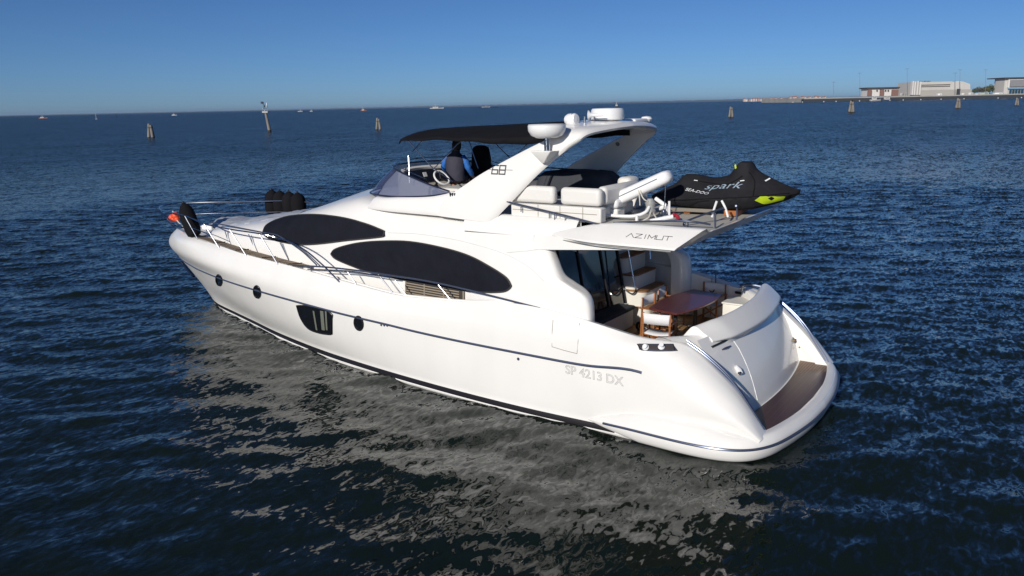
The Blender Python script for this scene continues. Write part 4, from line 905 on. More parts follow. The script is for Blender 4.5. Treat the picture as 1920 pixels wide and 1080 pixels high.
# covered furniture on the flybridge
gb = thing('covered_table', 'low grey canvas cover over furniture behind the arch leg', 'cover', (6.1, -.7, 3.77))
rings = []
for z, g_ in ((3.77, 1.0), (3.95, 1.02), (4.2, .98), (4.36, .93), (4.45, .8), (4.48, .5)):
    rings.append([(6.2+.95*g_*math.copysign(abs(math.cos(a))**.45, math.cos(a))+.02*math.sin(5*a+z*9), -.85+.55*g_*math.copysign(abs(math.sin(a))**.45, math.sin(a)), z+.012*math.sin(7*a)) for a in np.linspace(0, 2*math.pi, 41)[:-1]])
MB().loft(rings, ringclosed=True, caps=True).build('canvas_cover', CANVG, gb, angle=80)
bt_ = thing('blue_folded_cover', 'flat blue folded cover lying beside the grey canvas cover', 'cushion', (5.6, .0, 4.1))
MB().box((5.3, -.28, 4.05), (6.0, .3, 4.16)).build('folded_block', mat('sea_blue_fabric', (.05, .14, .30), .7), bt_, bevel=.04)  # small folded blue cover, built as a flat bevelled block

# helm seats
hs_ = thing('helm_bench', 'cream helm bench the man in the dark vest sits on', 'seat', (8.3, .5, 3.77))
rbox('bench_plinth', (8.0, .1, 3.768), (8.5, 1.3, 4.08), VINYL, hs_, .04)
rbox('bench_pad', (7.95, .05, 4.085), (8.55, 1.35, 4.2), VINYL, hs_, .05)
cs = thing('helm_chair', 'tall helm chair under a black fabric cover beside the man', 'chair', (8.75, -.6, 3.77))
oc = at(902, 292, y=-.6); rings = []
for z, wx, wy in ((3.78, .24, .24), (4.1, .26, .26), (4.35, .25, .22), (4.6, .235, .17), (4.85, .225, .14), (4.97, .19, .12), (5.02, .1, .07)):
    rings.append([(oc.x+wx*math.copysign(abs(math.cos(a))**.6, math.cos(a))+.006*math.sin(9*a+8*z), -.6+wy*math.copysign(abs(math.sin(a))**.6, math.sin(a)), z) for a in np.linspace(0, 2*math.pi, 33)[:-1]])
MB().loft(rings, ringclosed=True, caps=True).build('seat_cover', CANV, cs, angle=80)

# ------------------------------------------------------------------ cockpit furniture
def director_chair(label):
    o = thing('folding_chair', label, 'chair', (0, 0, 0), 'wooden folding chairs around the cockpit table')
    for s in (-1, 1):
        MB().bar((-.22, .27*s, 0), (-.20, .27*s, .86), .035, .03, (1, 0, 0)).build('rear_leg', CHW, o, smooth=False)
        MB().bar((.22, .27*s, 0), (.22, .27*s, .62), .035, .03, (1, 0, 0)).build('front_leg', CHW, o, smooth=False)
        MB().box((-.24, .27*s-.03, .62), (.25, .27*s+.03, .645)).build('armrest', CHW, o, bevel=.006)
        MB().box((-.23, .27*s-.015, .40), (.23, .27*s+.015, .435)).build('side_rail', CHW, o, smooth=False)
        MB().box((-.23, .27*s-.015, .06), (.23, .27*s+.015, .09)).build('foot_rail', CHW, o, smooth=False)
    MB().bar((-.2, -.25, .08), (.0, .25, .40), .03, .02).build('cross_brace', CHW, o, smooth=False)
    MB().bar((.0, .25, .08), (.0, -.25, .40), .03, .02).build('cross_brace', CHW, o, smooth=False)
    MB().loft([[(x, y, .44-.03*math.cos(y/.26*math.pi/2)) for y in np.linspace(-.26, .26, 9)] for x in (-.2, 0, .2)]).build('seat', CHC, o, solid=.008)
    MB().loft([[(-.215-.035*math.cos(y/.27*math.pi/2), y, z) for y in np.linspace(-.29, .29, 11)] for z in (.64, .74, .85)]).build('backrest', CHC, o, solid=.008)
    return o
def put_copy(src, loc, rz, label):
    c = src.copy(); COL.objects.link(c); c.location = loc; c.rotation_euler = (0, 0, rz); c['label'] = label
    for ch_ in src.children:
        d = ch_.copy(); COL.objects.link(d); d.parent = c
    return c
ch0 = director_chair('wooden folding chair with white canvas at the port end of the cockpit table')
p1 = at(1236, 622, z=1.06); ch0.location = (3.44, .74, 1.056); ch0.rotation_euler = (0, 0, R_(-90+8))
put_copy(ch0, (4.00, -.36, 1.056), R_(180-4), 'wooden folding chair on the forward side of the cockpit table, nearer the port side')
put_copy(ch0, (4.04, -1.18, 1.056), R_(180+6), 'wooden folding chair on the forward side of the cockpit table, nearer the stairs')
put_copy(ch0, (3.45, -2.0, 1.056), R_(84), 'wooden folding chair at the starboard end of the table, back against the bulwark')
ct = thing('cockpit_table', 'varnished dark red mahogany table with bowed long sides in the cockpit', 'table', (3.6, -.85, 1.056))
tp_ = smooth_path([(3.97, .16, 0), (3.27, .30, 0), (3.0, -.4, 0), (2.95, -1.2, 0), (3.12, -1.86, 0), (3.86, -2.0, 0), (4.1, -1.4, 0), (4.14, -.6, 0)], 8, closed=True)
def outline(P, z0, z1):
    n = len(P); mb = MB(); mb.add([(p.x, p.y, z0) for p in P]+[(p.x, p.y, z1) for p in P], [tuple(range(n))[::-1], tuple(range(n, 2*n))]+[(i, (i+1) % n, n+(i+1) % n, n+i) for i in range(n)]); return mb
SGN = 1
def poly_outline():
    P = []
    C_ = [(3.95, .14), (3.28, .28), (3.08, -1.72), (3.80, -1.9)]
    def edge(a, b, bow, n=14):
        a, b = Vector((*a, 0)), Vector((*b, 0)); d = b-a; nn = Vector((d.y, -d.x, 0)).normalized()
        return [a+d*t/n+nn*bow*4*(t/n)*(1-t/n) for t in range(n)]
    for a, b, w_ in ((C_[0], C_[1], .02), (C_[1], C_[2], -.14), (C_[2], C_[3], -.02), (C_[3], C_[0], -.14)): P += edge(a, b, abs(w_)*SGN)
    c = Vector((3.53, -.8, 0))
    return P
PO = poly_outline(); cxy = sum(PO, Vector())/len(PO)
tt = outline(PO, 1.745, 1.79).build('table_top', MAHO, ct, bevel=.008, smooth=False)
for q in (-.3, -1.4): MB().lathe((3.55, q, 1.06), [(.16, 0), (.16, .02), (.05, .05), (.045, .68)], 18).build('table_pedestal', mat('pedestal', (.06, .06, .065), .3, .6), ct)
rbox('cushion_dark', (2.45, -1.75, 1.2), (2.9, 1.3, 1.38), CANVG, Y, .04)
cb = thing('deck_box', 'white locker box with a steel cleat at the starboard aft corner of the cockpit', 'box', (2.7, -1.75, 1.056))
MB().box((2.48, -2.05, 1.06), (2.95, -1.42, 1.66)).build('box_body', TAN, cb, bevel=.02)
MB().box((2.46, -2.07, 1.663), (2.97, -1.40, 1.70)).build('box_lid', TAN, cb, bevel=.012)
tubes('box_cleat', [smooth_path([at(1391, 545, y=-1.8), at(1392, 538, y=-1.8), at(1395, 536, y=-1.8)], 4), [at(1387, 540, y=-1.8), at(1399, 538, y=-1.8)]], .02, STEEL, cb)
sc_ = thing('folding_trolley', 'black wheeled folding trolley lying on the cockpit sole by the front chair', 'trolley', (4.0, .9, 1.06))
for q in ((1201, 612), (1208, 621)):
    c = at(*q, z=1.16); MB().tube([c+Vector((.09*math.cos(a), .0, .09*math.sin(a))) for a in np.linspace(0, 2*math.pi, 19)[:-1]], .03, 8, closed=True).build('wheel', BLK, sc_)
    MB().lathe(c-Vector((0, .02, 0)), [(.03, 0), (.05, .02), (.03, .04)], 10, (0, 1, 0)).build('wheel_hub', DSTEEL, sc_)
MB().tube([at(1203, 622, z=1.1), at(1235, 632, z=1.1)], .03, 8).build('trolley_frame', BLK, sc_)
# starboard bulwark details: door seams, grab post, cleats, fender basket
for px_ in (1266, 1307):
    pass
sb = lambda x, z: Vector((x, -(herm(TI, x)[0]-.045), z))
tubes('locker_seam', [[sb(4.25, 1.1), sb(4.25, 2.05)], [sb(3.55, 1.1), sb(3.55, 2.0)], [sb(4.25, 1.25), sb(3.55, 1.25)]], .006, mat('seam_dark', (.1, .09, .08), .6), Y)
tubes('locker_post', [[sb(3.72, 1.15)+Vector((0, .03, 0)), sb(3.72, 1.85)+Vector((0, .03, 0))]], .03, GEL2, Y)
tubes('hanging_cord', [smooth_path([sb(3.45, 2.1)+Vector((0, .03, 0)), sb(3.44, 1.8)+Vector((0, .05, 0)), sb(3.5, 1.68)+Vector((0, .1, 0)), sb(3.6, 1.75)+Vector((0, .06, 0))], 5)], .012, BLK, Y)
tubes('wall_cleat', [[sb(2.95, 1.75)+Vector((0, .04, 0)), sb(2.8, 1.75)+Vector((0, .04, 0))], [sb(2.7, 1.7)+Vector((0, .04, 0)), sb(2.68, 1.45)+Vector((0, .04, 0))]], .03, BLK, Y)
stl = at(1410, 538, y=-2.2); tubes('stern_cleat', [smooth_path([stl+Vector((.25, .05, 0)), stl+Vector((.05, .02, .05)), stl+Vector((-.2, -.03, .02))], 5)], .03, DSTEEL, Y)

# ------------------------------------------------------------------ the man at the helm
def skin_body(name, V, Eg, Rd, m, parent, root=0, sub=2):
    me = bpy.data.meshes.new(name); me.from_pydata([tuple(v) for v in V], Eg, []); me.materials.append(m)
    o = bpy.data.objects.new(name, me); link(o, parent)
    md = o.modifiers.new('skin', 'SKIN'); md.use_smooth_shade = True
    for i, r in enumerate(Rd):
        sv = me.skin_vertices[0].data[i]; sv.radius = r if isinstance(r, tuple) else (r, r); sv.use_root = (i == root)
    s_ = o.modifiers.new('sub', 'SUBSURF'); s_.levels = sub; s_.render_levels = sub
    return o
PB = at(854, 336, y=.45)                     # pelvis
man = thing('person', 'man in dark padded vest and bright blue sleeves seen from behind at the helm', 'person', PB)
fw = Vector((.45, -.89, 0)); rt = Vector((-.89, -.45, 0)); up = Vector((0, 0, 1))
def J(r, f, u): return PB + rt*r + fw*f + up*u
Vb = [J(0, 0, .0), J(0, .0, .18), J(.0, .02, .40), J(.01, .04, .55), J(.02, .06, .63), J(.03, .10, .74), J(.03, .12, .86),
      J(.20, .03, .50), J(.27, .02, .30), J(.33, .16, .12), J(.35, .26, .06),
      J(-.17, .03, .50), J(-.25, .06, .28), J(-.22, .28, .18), J(-.2, .38, .2),
      J(.10, .04, -.02), J(.14, .42, .0), J(.15, .44, -.42), J(.16, .58, -.46),
      J(-.10, .04, -.02), J(-.13, .42, .0), J(-.14, .44, -.42), J(-.14, .58, -.46)]
Eb = [(0, 1), (1, 2), (2, 3), (3, 4), (4, 5), (5, 6), (2, 7), (7, 8), (8, 9), (9, 10), (2, 11), (11, 12), (12, 13), (13, 14), (0, 15), (15, 16), (16, 17), (17, 18), (0, 19), (19, 20), (20, 21), (21, 22)]
Rb = [.13, .12, .15, .08, .055, .085, .075, .07, .05, .04, .034, .07, .05, .04, .034, .09, .075, .055, .045, .09, .075, .055, .045]
hand_roots = []
for wi_, d_ in ((10, (J(.35, .26, .06)-J(.33, .16, .12)).normalized()), (14, (J(-.2, .38, .2)-J(-.22, .28, .18)).normalized())):
    side = d_.cross(up).normalized()
    palm = len(Vb); Vb.append(Vb[wi_]+d_*.07); Eb.append((wi_, palm)); Rb.append(.03)
    for k, ln in enumerate((.06, .07, .065, .05)):
        a_ = Vb[palm]+side*(.027*(k-1.5)); b0_ = len(Vb); Vb += [a_+d_*.03, a_+d_*(.03+ln*.5)-up*.012, a_+d_*(.03+ln*.85)-up*.035]; Eb += [(palm, b0_), (b0_, b0_+1), (b0_+1, b0_+2)]; Rb += [.01, .009, .008]
    b0_ = len(Vb); Vb += [Vb[wi_]+d_*.04-side*.04, Vb[wi_]+d_*.08-side*.06-up*.01]; Eb += [(wi_, b0_), (b0_, b0_+1)]; Rb += [.012, .010]
body = skin_body('body', Vb, Eb, Rb, SKIN, man)
def shell(name, rows, m, n=28, caps=False, parent=body):
    rings = [[PB+rt*(cr_+a*math.cos(t))+fw*(cf_+b*math.sin(t))+up*(u_+.006*math.sin(3*t+u_*20)) for t in np.linspace(0, 2*math.pi, n+1)[:-1]] for cr_, cf_, u_, a, b in rows]
    return MB().loft(rings, ringclosed=True, caps=caps).build(name, m, parent, angle=80)
shell('vest', [(0, 0, -.04, .19, .15), (0, 0, .0, .215, .165), (0, 0, .14, .21, .16), (0, .01, .28, .225, .165), (0, .02, .42, .235, .165), (.005, .03, .5, .22, .15), (.01, .04, .56, .15, .12), (.015, .05, .60, .10, .10), (.02, .06, .655, .095, .095)], VEST)
def sleeve(P, rad):
    return MB().tube(smooth_path(P, 4), [interp(i, [0, (len(P)-1)*4], rad)+.006*math.sin(i*1.9) for i in range((len(P)-1)*4+1)], 14).build('sleeve', SLEEVE, body, angle=80)
sleeve([J(.16, .03, .50), J(.25, .02, .40), J(.30, .03, .26), J(.34, .12, .16), J(.35, .22, .08)], [.085, .05])
sleeve([J(-.15, .03, .50), J(-.24, .04, .40), J(-.28, .08, .27), J(-.25, .22, .2), J(-.215, .33, .185)], [.085, .05])
MB().lathe(J(.03, .10, .66), [(.085, 0), (.105, .05), (.108, .12), (.10, .18), (.07, .225), (.02, .24), (0, .242)], 22, (.0, -.05, 1)).build('hair', HAIR, body)
for sg in (1, -1):
    MB().tube([J(.08*sg, .0, -.02), J(.12*sg, .2, .0), J(.14*sg, .43, .0), J(.145*sg, .45, -.2), J(.15*sg, .45, -.40)], [.105, .10, .085, .07, .06], 14).build('trouser_leg', TROU, body)
    MB().box(J(.15*sg, .5, -.46)-Vector((.05, .1, .02)), J(.15*sg, .5, -.46)+Vector((.05, .1, .05))).build('shoe', BLK, body, bevel=.03)

# ------------------------------------------------------------------ mooring piles, beacon
def pile_group(px, ytop, ybase, label, three=True, cap=False, seed=0):
    b = at(px, ybase, z=0); dep = (b-CC).dot(cF); h = (ybase-ytop)/FPX*dep*1.03
    rng = random.Random(seed); o = thing('mooring_pile', label, 'pile', b, 'wooden pile clusters marking the channel')
    n = 3
    for k in range(n):
        a = 2*math.pi*k/n+rng.random()*.8+.4; r = h*.19; hh = h*(1 if k == 0 else .93-.06*rng.random())
        q = b+Vector((math.cos(a)*r, math.sin(a)*r, -.5)); t = b+Vector((math.cos(a)*r*.38, math.sin(a)*r*.38, hh))
        p_ = MB().tube([q, q.lerp(t, .4), q.lerp(t, .97), t], [h*.108, h*.10, h*.085, h*.05], 12).build('post', PILE, o)
        MB().tube([q, q.lerp(t, .17)], h*.113, 12).build('wet_foot', PILED, p_)
    MB().tube([b+Vector((math.cos(a)*h*.2, math.sin(a)*h*.2, h*.72)) for a in np.linspace(0, 2*math.pi, 13)[:-1]], h*.018, 6, closed=True).build('binding', mat('iron_band', (.05, .045, .04), .7), o)
    if cap: MB().lathe(b+Vector((0, 0, h*.93)), [(h*.07, 0), (h*.09, h*.05), (h*.05, h*.12)], 8).build('cap', BLK, o)
    return o
for i, (px, yt2, yb, lab) in enumerate(((284, 233, 258, 'grey wooden pile cluster left of the beacon post, the largest of the piles'), (710, 222, 243, 'wooden pile cluster standing in the water above the yacht windscreen'), (1370, 201, 220, 'pale pile cluster in the water above the covered jet ski'),
    (1596, 190, 211, 'pile cluster with a dark cap, in front of the long low quay'), (1796, 185, 203.5, 'pile cluster in front of the large pale shed, white sides'), (1906, 184, 198, 'pile cluster at the far right near the shore building'))):
    pile_group(px, yt2, yb, lab, cap=(i == 3), seed=i)
bb = at(506, 247.5, z=0); dep = (bb-CC).dot(cF); k_ = dep/FPX
be = thing('channel_beacon', 'tall leaning grey post with platform, solar panel and lamp standing in the water', 'beacon', bb)
tpv = bb+Vector((0, 0, 36*k_))+cR*(-5*k_)
ps = MB().tube([bb-Vector((0, 0, .5)), bb, tpv], [3.4*k_, 3.2*k_, 2.2*k_], 14).build('post', PILE, be)
MB().tube([bb-Vector((0, 0, .2)), bb.lerp(tpv, .1)], 3.4*k_, 14).build('wet_foot', PILED, ps)
MB().obox(tpv+up*.6*k_, cR*5.2*k_, Vector((-cR.y, cR.x, 0))*4*k_, up*1.4*k_).build('platform', mat('platform_grey', (.45, .45, .43), .7), be, smooth=False)
rr_ = MB()
for a in (-4.6, -1.5, 1.6, 4.6): rr_.tube([tpv+cR*a*k_+up*1.6*k_, tpv+cR*a*k_+up*7*k_], .28*k_, 6)
rr_.tube([tpv+cR*-4.6*k_+up*7*k_, tpv+cR*4.6*k_+up*7*k_], .28*k_, 6); rr_.build('railing', STEEL, be)
mst = MB().tube([tpv+cR*-2*k_, tpv+cR*-2*k_+up*13*k_], .5*k_, 8).build('mast', STEEL, be)
MB().obox(tpv+cR*-4.5*k_+up*17.5*k_, cR*2.8*k_, up*1.9*k_-cR*.3*k_, Vector((cR.y, -cR.x, 0))*.3*k_).build('solar_panel', mat('solar', (.01, .014, .05), .3), be, smooth=False)
MB().tube([tpv+cR*-2*k_+up*13*k_, tpv+cR*-4.4*k_+up*17*k_], .4*k_, 6).build('panel_arm', STEEL, be)
MB().lathe(tpv+cR*-1.3*k_+up*9*k_, [(.9*k_, 0), (1.1*k_, 1*k_), (1.1*k_, 3.6*k_), (.5*k_, 5*k_)], 10).build('lamp', BLK, be)
MB().lathe(tpv+cR*3.5*k_+up*8*k_, [(.8*k_, 0), (1.2*k_, 2*k_), (.9*k_, 9*k_), (.3*k_, 10*k_)], 10).build('radar_reflector', mat('pale_metal', (.4, .45, .5), .4, .5), be)

# ------------------------------------------------------------------ far shore
hz = lambda px: 216-.0207*px
DEP = 1500.0
def fp(px, py, dep=DEP): return CC + (cF + cR*((px-960)/FPX) + cU*((540-py)/FPX))*dep
KM = DEP/FPX
HX = Vector((cR.x, cR.y, 0)).normalized(); HY = Vector((cF.x, cF.y, 0)).normalized()
def fbox(name, px0, px1, ytop, depth, m, parent, dep=DEP, z0=0, ybot=None, back=0, smooth=False):
    dep = dep+back; back = 0
    a, b = fp(px0, hz(px0), dep), fp(px1, hz(px1), dep); zt = fp((px0+px1)/2, ytop, dep).z
    if ybot is not None: z0 = fp((px0+px1)/2, ybot, dep).z
    o_ = HY*back
    V = []
    for p in (a, b):
        for d in (0, depth):
            for z in (z0, zt): q = p+o_+HY*d; V.append((q.x, q.y, z))
    return MB().add(V, [(0, 1, 3, 2), (4, 6, 7, 5), (0, 4, 5, 1), (2, 3, 7, 6), (0, 2, 6, 4), (1, 5, 7, 3)]).build(name, m, parent, smooth=smooth)
CONC = mat('quay_concrete', (.33, .32, .30), .85, noise=(.05, .3)); QDARK = mat('quay_dark', (.035, .04, .05), .8); SHED = mat('shed_cladding', (.50, .48, .45), .7, noise=(.03, .12)); SHEDL = mat('shed_band', (.36, .34, .31), .8)
PALEW = mat('pale_wall', (.62, .60, .58), .7); DROOF = mat('dark_roof', (.05, .05, .055), .7); BRICK = mat('red_brick', (.20, .11, .09), .8); LATT = mat('mast_grey', (.16, .19, .22), .7)
q_ = tag(fbox('quay', 1508, 1990, 178.8, 260, CONC, None, z0=-1, back=4), kind='structure')
q2 = tag(fbox('quay_edge', 1507, 1990, 180.9, 12, QDARK, None, z0=-1, back=-10), kind='structure')
# base heights used by everything that stands on the quay
qz = fp(1750, 178.8).z
# big shed: long flank plus gabled front
sh = thing('shed', 'large pale clad shed with gabled end and dark doorway on the quay', 'building', fp(1760, 178))
fbox('wall', 1709, 1783, 153.5, 60, SHED, sh, ybot=180, back=50)
gv = []
for px_, py_ in ((1781, 154), (1797, 151.8), (1806, 153), (1819, 157.5), (1820, 178), (1781, 178.5)):
    for d in (46, 120): q = fp(px_, py_, DEP+46)+HY*(d-46); gv.append((q.x, q.y, q.z))
gm = MB(); n = 6; gm.v = gv; gm.f = [tuple(2*i for i in range(n)), tuple(2*i+1 for i in range(n))[::-1]]+[(2*i, 2*((i+1) % n), 2*((i+1) % n)+1, 2*i+1) for i in range(n)]
gm.build('gable_wall', SHED, sh, smooth=False)
fbox('wall_base', 1708, 1821, 168.5, 3, SHEDL, sh, ybot=180, back=42)
fbox('doorway', 1794, 1800, 166.5, 2, QDARK, sh, ybot=178, back=39)
for y_ in (158, 161): fbox('roof_band', 1720, 1780, y_, 2, SHEDL, sh, ybot=y_+.8, back=47)
for i, x_ in enumerate((1709, 1713, 1718, 1723)): fbox('silo_rib', x_, x_+2.4, 152+(i % 2), 8, PALEW, sh, ybot=178, back=36)
for x_ in (1725, 1733, 1740): fbox('roof_unit', x_, x_+3, 151.8, 8, LATT, sh, ybot=154, back=60)
# low building with boats in front
lb = thing('harbour_building', 'low white building with dark flat roof and red brick parts behind moored boats', 'building', fp(1655, 178))
fbox('wall', 1626, 1684, 165.5, 30, PALEW, lb, ybot=180, back=60)
fbox('roof', 1624, 1686, 163.5, 36, DROOF, lb, ybot=166, back=56)
for a_, b_2 in ((1627, 1634), (1650, 1657), (1672, 1684)): fbox('brick_wall', a_, b_2, 168, 3, BRICK, lb, ybot=180, back=54)
for a_ in (1643, 1659, 1664): fbox('window', a_, a_+2, 168.5, 2, DROOF, lb, ybot=171, back=57)
def small_boat(px0, px1, label, hullm, dep=DEP, hgt=4, name='moored_boat', yb=None):
    c = fp((px0+px1)/2, hz((px0+px1)/2), dep); hw = (px1-px0)/2*dep/FPX; k = dep/FPX; o = thing(name, label, 'boat', (c.x, c.y, 0))
    z = lambda a: a*k
    rg = []
    for s_, w_, zz in ((-1, .5, 1.1), (-.6, 1, 1.0), (.2, 1, 1.0), (.7, .6, 1.2), (1, .05, 1.5)):
        p = Vector((c.x, c.y, 0))+HX*hw*s_; rg.append([p-HY*w_*hw*.28+up*z(zz*hgt*.3), p-HY*w_*hw*.2-up*.3, p+HY*w_*hw*.2-up*.3, p+HY*w_*hw*.28+up*z(zz*hgt*.3)])
    MB().loft(rg, ringclosed=True, caps=True).build('hull', hullm, o)
    p = Vector((c.x, c.y, 0))-HX*hw*.2
    MB().obox(p+up*z(hgt*.55), HX*hw*.38, HY*hw*.16, up*z(hgt*.25)).build('cabin', PALEW, o, smooth=False)
    MB().obox(p+up*z(hgt*.62)-HY*hw*.17, HX*hw*.30, HY*hw*.02, up*z(hgt*.09)).build('window_band', DROOF, o, smooth=False)
    MB().tube([p+up*z(hgt*.7), p+up*z(hgt*1.9)], z(.3), 6).build('mast', PALEW, o)
    return o
small_boat(1631, 1652, 'grey patrol boat moored at the left end of the harbour building', mat('boat_grey', (.3, .3, .31), .6), hgt=9, dep=DEP-25)
small_boat(1653, 1678, 'dark hulled boat with white cabin moored before the harbour building', mat('boat_navy', (.04, .06, .1), .5), hgt=8, dep=DEP-25)
rb_ = thing('terminal_building', 'grey building with bulging overhanging upper floor and glass base at the right edge', 'building', fp(1900, 178))
fbox('wall', 1884, 1990, 166, 40, mat('terminal_grey', (.40, .40, .40), .7), rb_, ybot=180, back=60)
fbox('upper_floor', 1888, 1990, 146, 45, PALEW, rb_, ybot=163.5, back=52)
fbox('recess', 1892.5, 1990, 149, 2, mat('recess_wall', (.22, .22, .23), .7), rb_, ybot=161.5, back=49)
fbox('roof', 1881, 1990, 144.3, 60, DROOF, rb_, ybot=146.2, back=48)
fbox('side_tower', 1881, 1888.5, 147, 30, SHED, rb_, ybot=180, back=55)
for i in range(8): fbox('glass_bay', 1893+i*5.5, 1896.5+i*5.5, 167.5, 2, mat('shop_glass', (.02, .06, .10), .2), rb_, ybot=176, back=57)
# quayside clutter: cars and containers
for i, (px, w_, h_, c) in enumerate(((1690, 5, 4.5, (.45, .45, .43)), (1697, 4, 3.5, (.3, .3, .3)), (1762, 7, 3.6, (.75, .75, .75)), (1806, 3.5, 4, (.8, .8, .8)), (1820, 9, 5.2, (.6, .6, .6)), (1833, 9, 3.6, (.55, .58, .6)), (1845, 18, 5.2, (.40, .45, .35)), (1872, 15, 5, (.75, .78, .8)))):
    o = thing('shipping_container', ['grey container nearest the harbour building', 'small dark grey container left of the large shed', 'white container against the flank of the large shed', 'small white container by the gabled end of the shed', 'pale container just right of the gabled shed', 'bluish grey low container below the trees', 'long greenish container below the trees', 'long white container left of the terminal building'][i], 'container', fp(px, 178), 'containers along the quay')
    bdy = fbox('container_body', px-w_/2, px+w_/2, 178.8-h_, 6, mat('cont%d' % i, c, .6), o, ybot=179, back=12)
    fbox('container_door', px+w_*.1, px+w_*.42, 178.8-h_*.9, .6, mat('contd%d' % i, tuple(v*.6 for v in c), .6), o, ybot=178.6, back=11)
# lamp masts
for i, (px, yt2, yb) in enumerate(((1563, 154, 179), (1612, 137, 179), (1701, 129, 178.5), (1791, 137, 178.5), (1848, 131, 178), (1800, 131, 178))):
    o = thing('light_mast', ['thin light mast at the left end of the quay', 'thin light mast left of the low harbour building', 'tall light mast between the harbour building and the shed', 'dark light mast in front of the shed gable', 'tall light mast above the trees', 'faint light mast with wide head behind the shed gable'][i], 'light mast', fp(px, yb), 'light masts on the quay')
    a, b = fp(px, yb, DEP+25), fp(px, yt2, DEP+25)
    MB().tube([a, b], [.42*KM, .26*KM], 6).build('pole', LATT, o)
    MB().obox(b, HX*3.4*KM, HY*.5*KM, up*.35*KM).build('lamp_head', LATT, o, smooth=False)
# marker posts with white tops along the quay
for i, px in enumerate((1487, 1505, 1545, 1568, 1612, 1635, 1669, 1694, 1727, 1765, 1808, 1872, 1916)):
    c = fp(px, hz(px)+1.5, DEP-150); o = thing('marker_post', 'small white topped post cluster in the water along the quay edge', 'post', (c.x, c.y, 0), 'white topped posts along the quay')
    k = (DEP-150)/FPX
    MB().tube([(c.x, c.y, -.5), (c.x, c.y, 2.2*k)], [1.0*k, .7*k], 8).build('post', PALEW, o)
    MB().tube([(c.x, c.y, -.5), (c.x, c.y, .5*k)], 1.1*k, 8).build('foot', PILED, o)
# trees behind the quay
FOL = [mat('foliage_%d' % i, c, .9) for i, c in enumerate(((.10, .10, .075), (.085, .11, .05), (.13, .125, .05), (.12, .10, .085)))]
for i, px in enumerate((1826, 1833, 1840, 1848, 1855, 1862, 1870, 1878)):
    rng = random.Random(50+i); h = (12, 15, 14, 16, 18.5, 17, 15.5, 14)[i]*KM; c = fp(px, 178.8, DEP+90+10*(i % 3)); c.z = qz
    o = thing('tree', ['small bare brown tree just right of the shed', 'grey brown tree second from the shed', 'rounded tree third from the shed, below the mast', 'dark tree behind the tall light mast', 'tallest green brown tree of the row', 'yellowish green tree right of the tallest one', 'dull green tree toward the terminal building', 'low grey tree beside the terminal building'][i], 'tree', c, 'trees behind the quay')
    MB().tube([c, c+up*h*.6], [h*.04, h*.02], 6).build('trunk', mat('bark', (.08, .07, .06), .9), o)
    cm2 = MB()
    for j in range(260):
        u = Vector((rng.gauss(0, 1), rng.gauss(0, 1), rng.gauss(0, 1))).normalized()*(rng.random()**.4); p = c+up*h*.62+Vector((u.x*h*.42, u.y*h*.42, u.z*h*.38*(1+.2*math.sin(j))))
        a1 = Vector((rng.gauss(0, 1), rng.gauss(0, 1), rng.gauss(0, 1))).normalized()*h*.06; a2 = a1.orthogonal().normalized()*h*.06; cm2.add([p-a1, p-a2, p+a1, p+a2], [(0, 1, 2, 3)])
    cm2.build('crown', FOL[(i*3+1) % 4], o, smooth=False)
# long low far coast, horizon haze line of land and the distant town
def coast(name, px0, px1, dep, hfun, m, depth=300, step=6):
    mb = MB(); rg = []
    xs2 = np.arange(px0, px1+1, step)
    for px in xs2:
        p = fp(px, hz(px), dep); p.z = 0; h = hfun(px)*dep/FPX; q = p+HY*depth
        rg.append([(p.x, p.y, -2), (p.x, p.y, h), (q.x, q.y, h*1.02), (q.x, q.y, -2)])
    mb.loft(rg); return tag(mb.build(name, m, None, smooth=False), kind='structure')
cr_ = random.Random(3); hv = {}
def lowland(px): return hv.setdefault(int(px), 1.0+1.0*cr_.random())
coast('coast_land', -150, 2100, 9000, lambda px: max(.8, interp(px, [-150, 300, 520, 800, 1200, 1500, 2100], [1.2, 1.4, 1.6, 2.2, 2.6, 3.2, 3.2])*(.75+.4*cr_.random())), mat('coast', (.07, .10, .15), .9), step=5)
# town on the horizon left of the quay: small houses
hs_id = 0; TW = [mat('town_wall_%d' % i, c, .8) for i, c in enumerate(((.55, .42, .38), (.6, .55, .5), (.42, .26, .22), (.62, .58, .56)))]; TR = mat('town_roof', (.34, .15, .11), .8)
tr_ = random.Random(9)
for i in range(34):
    px = 1395+i*4.6+tr_.random()*2; dep = 3600+tr_.random()*300; k = dep/FPX; w_ = 2.2+tr_.random()*2.2; h_ = (2.2 if px < 1480 else 4.2)*(.6+.7*tr_.random())
    yb = hz(px)+1.5; c = fp(px, yb, dep)
    o = thing('town_house', 'small pale house with reddish roof in the distant waterfront town', 'house', (c.x, c.y, 0), 'distant town houses left of the quay')
    fbox('wall', px-w_/2, px+w_/2, hz(px)-h_*.55, 14, TW[i % 4], o, dep=dep, z0=0)
    p = fp(px, hz(px)-h_*.55, dep); pk = fp(px, hz(px)-h_, dep); ww = HX*(w_/2+.3)*k
    v = [p-ww-HY*1, p+ww-HY*1, p-ww+HY*15, p+ww+HY*15, p-ww*.9+HY*7+up*(pk.z-p.z), p+ww*.9+HY*7+up*(pk.z-p.z)]
    MB().add(v, [(0, 1, 5, 4), (2, 4, 5, 3), (0, 4, 2), (1, 3, 5)]).build('roof', TR, o, smooth=False)
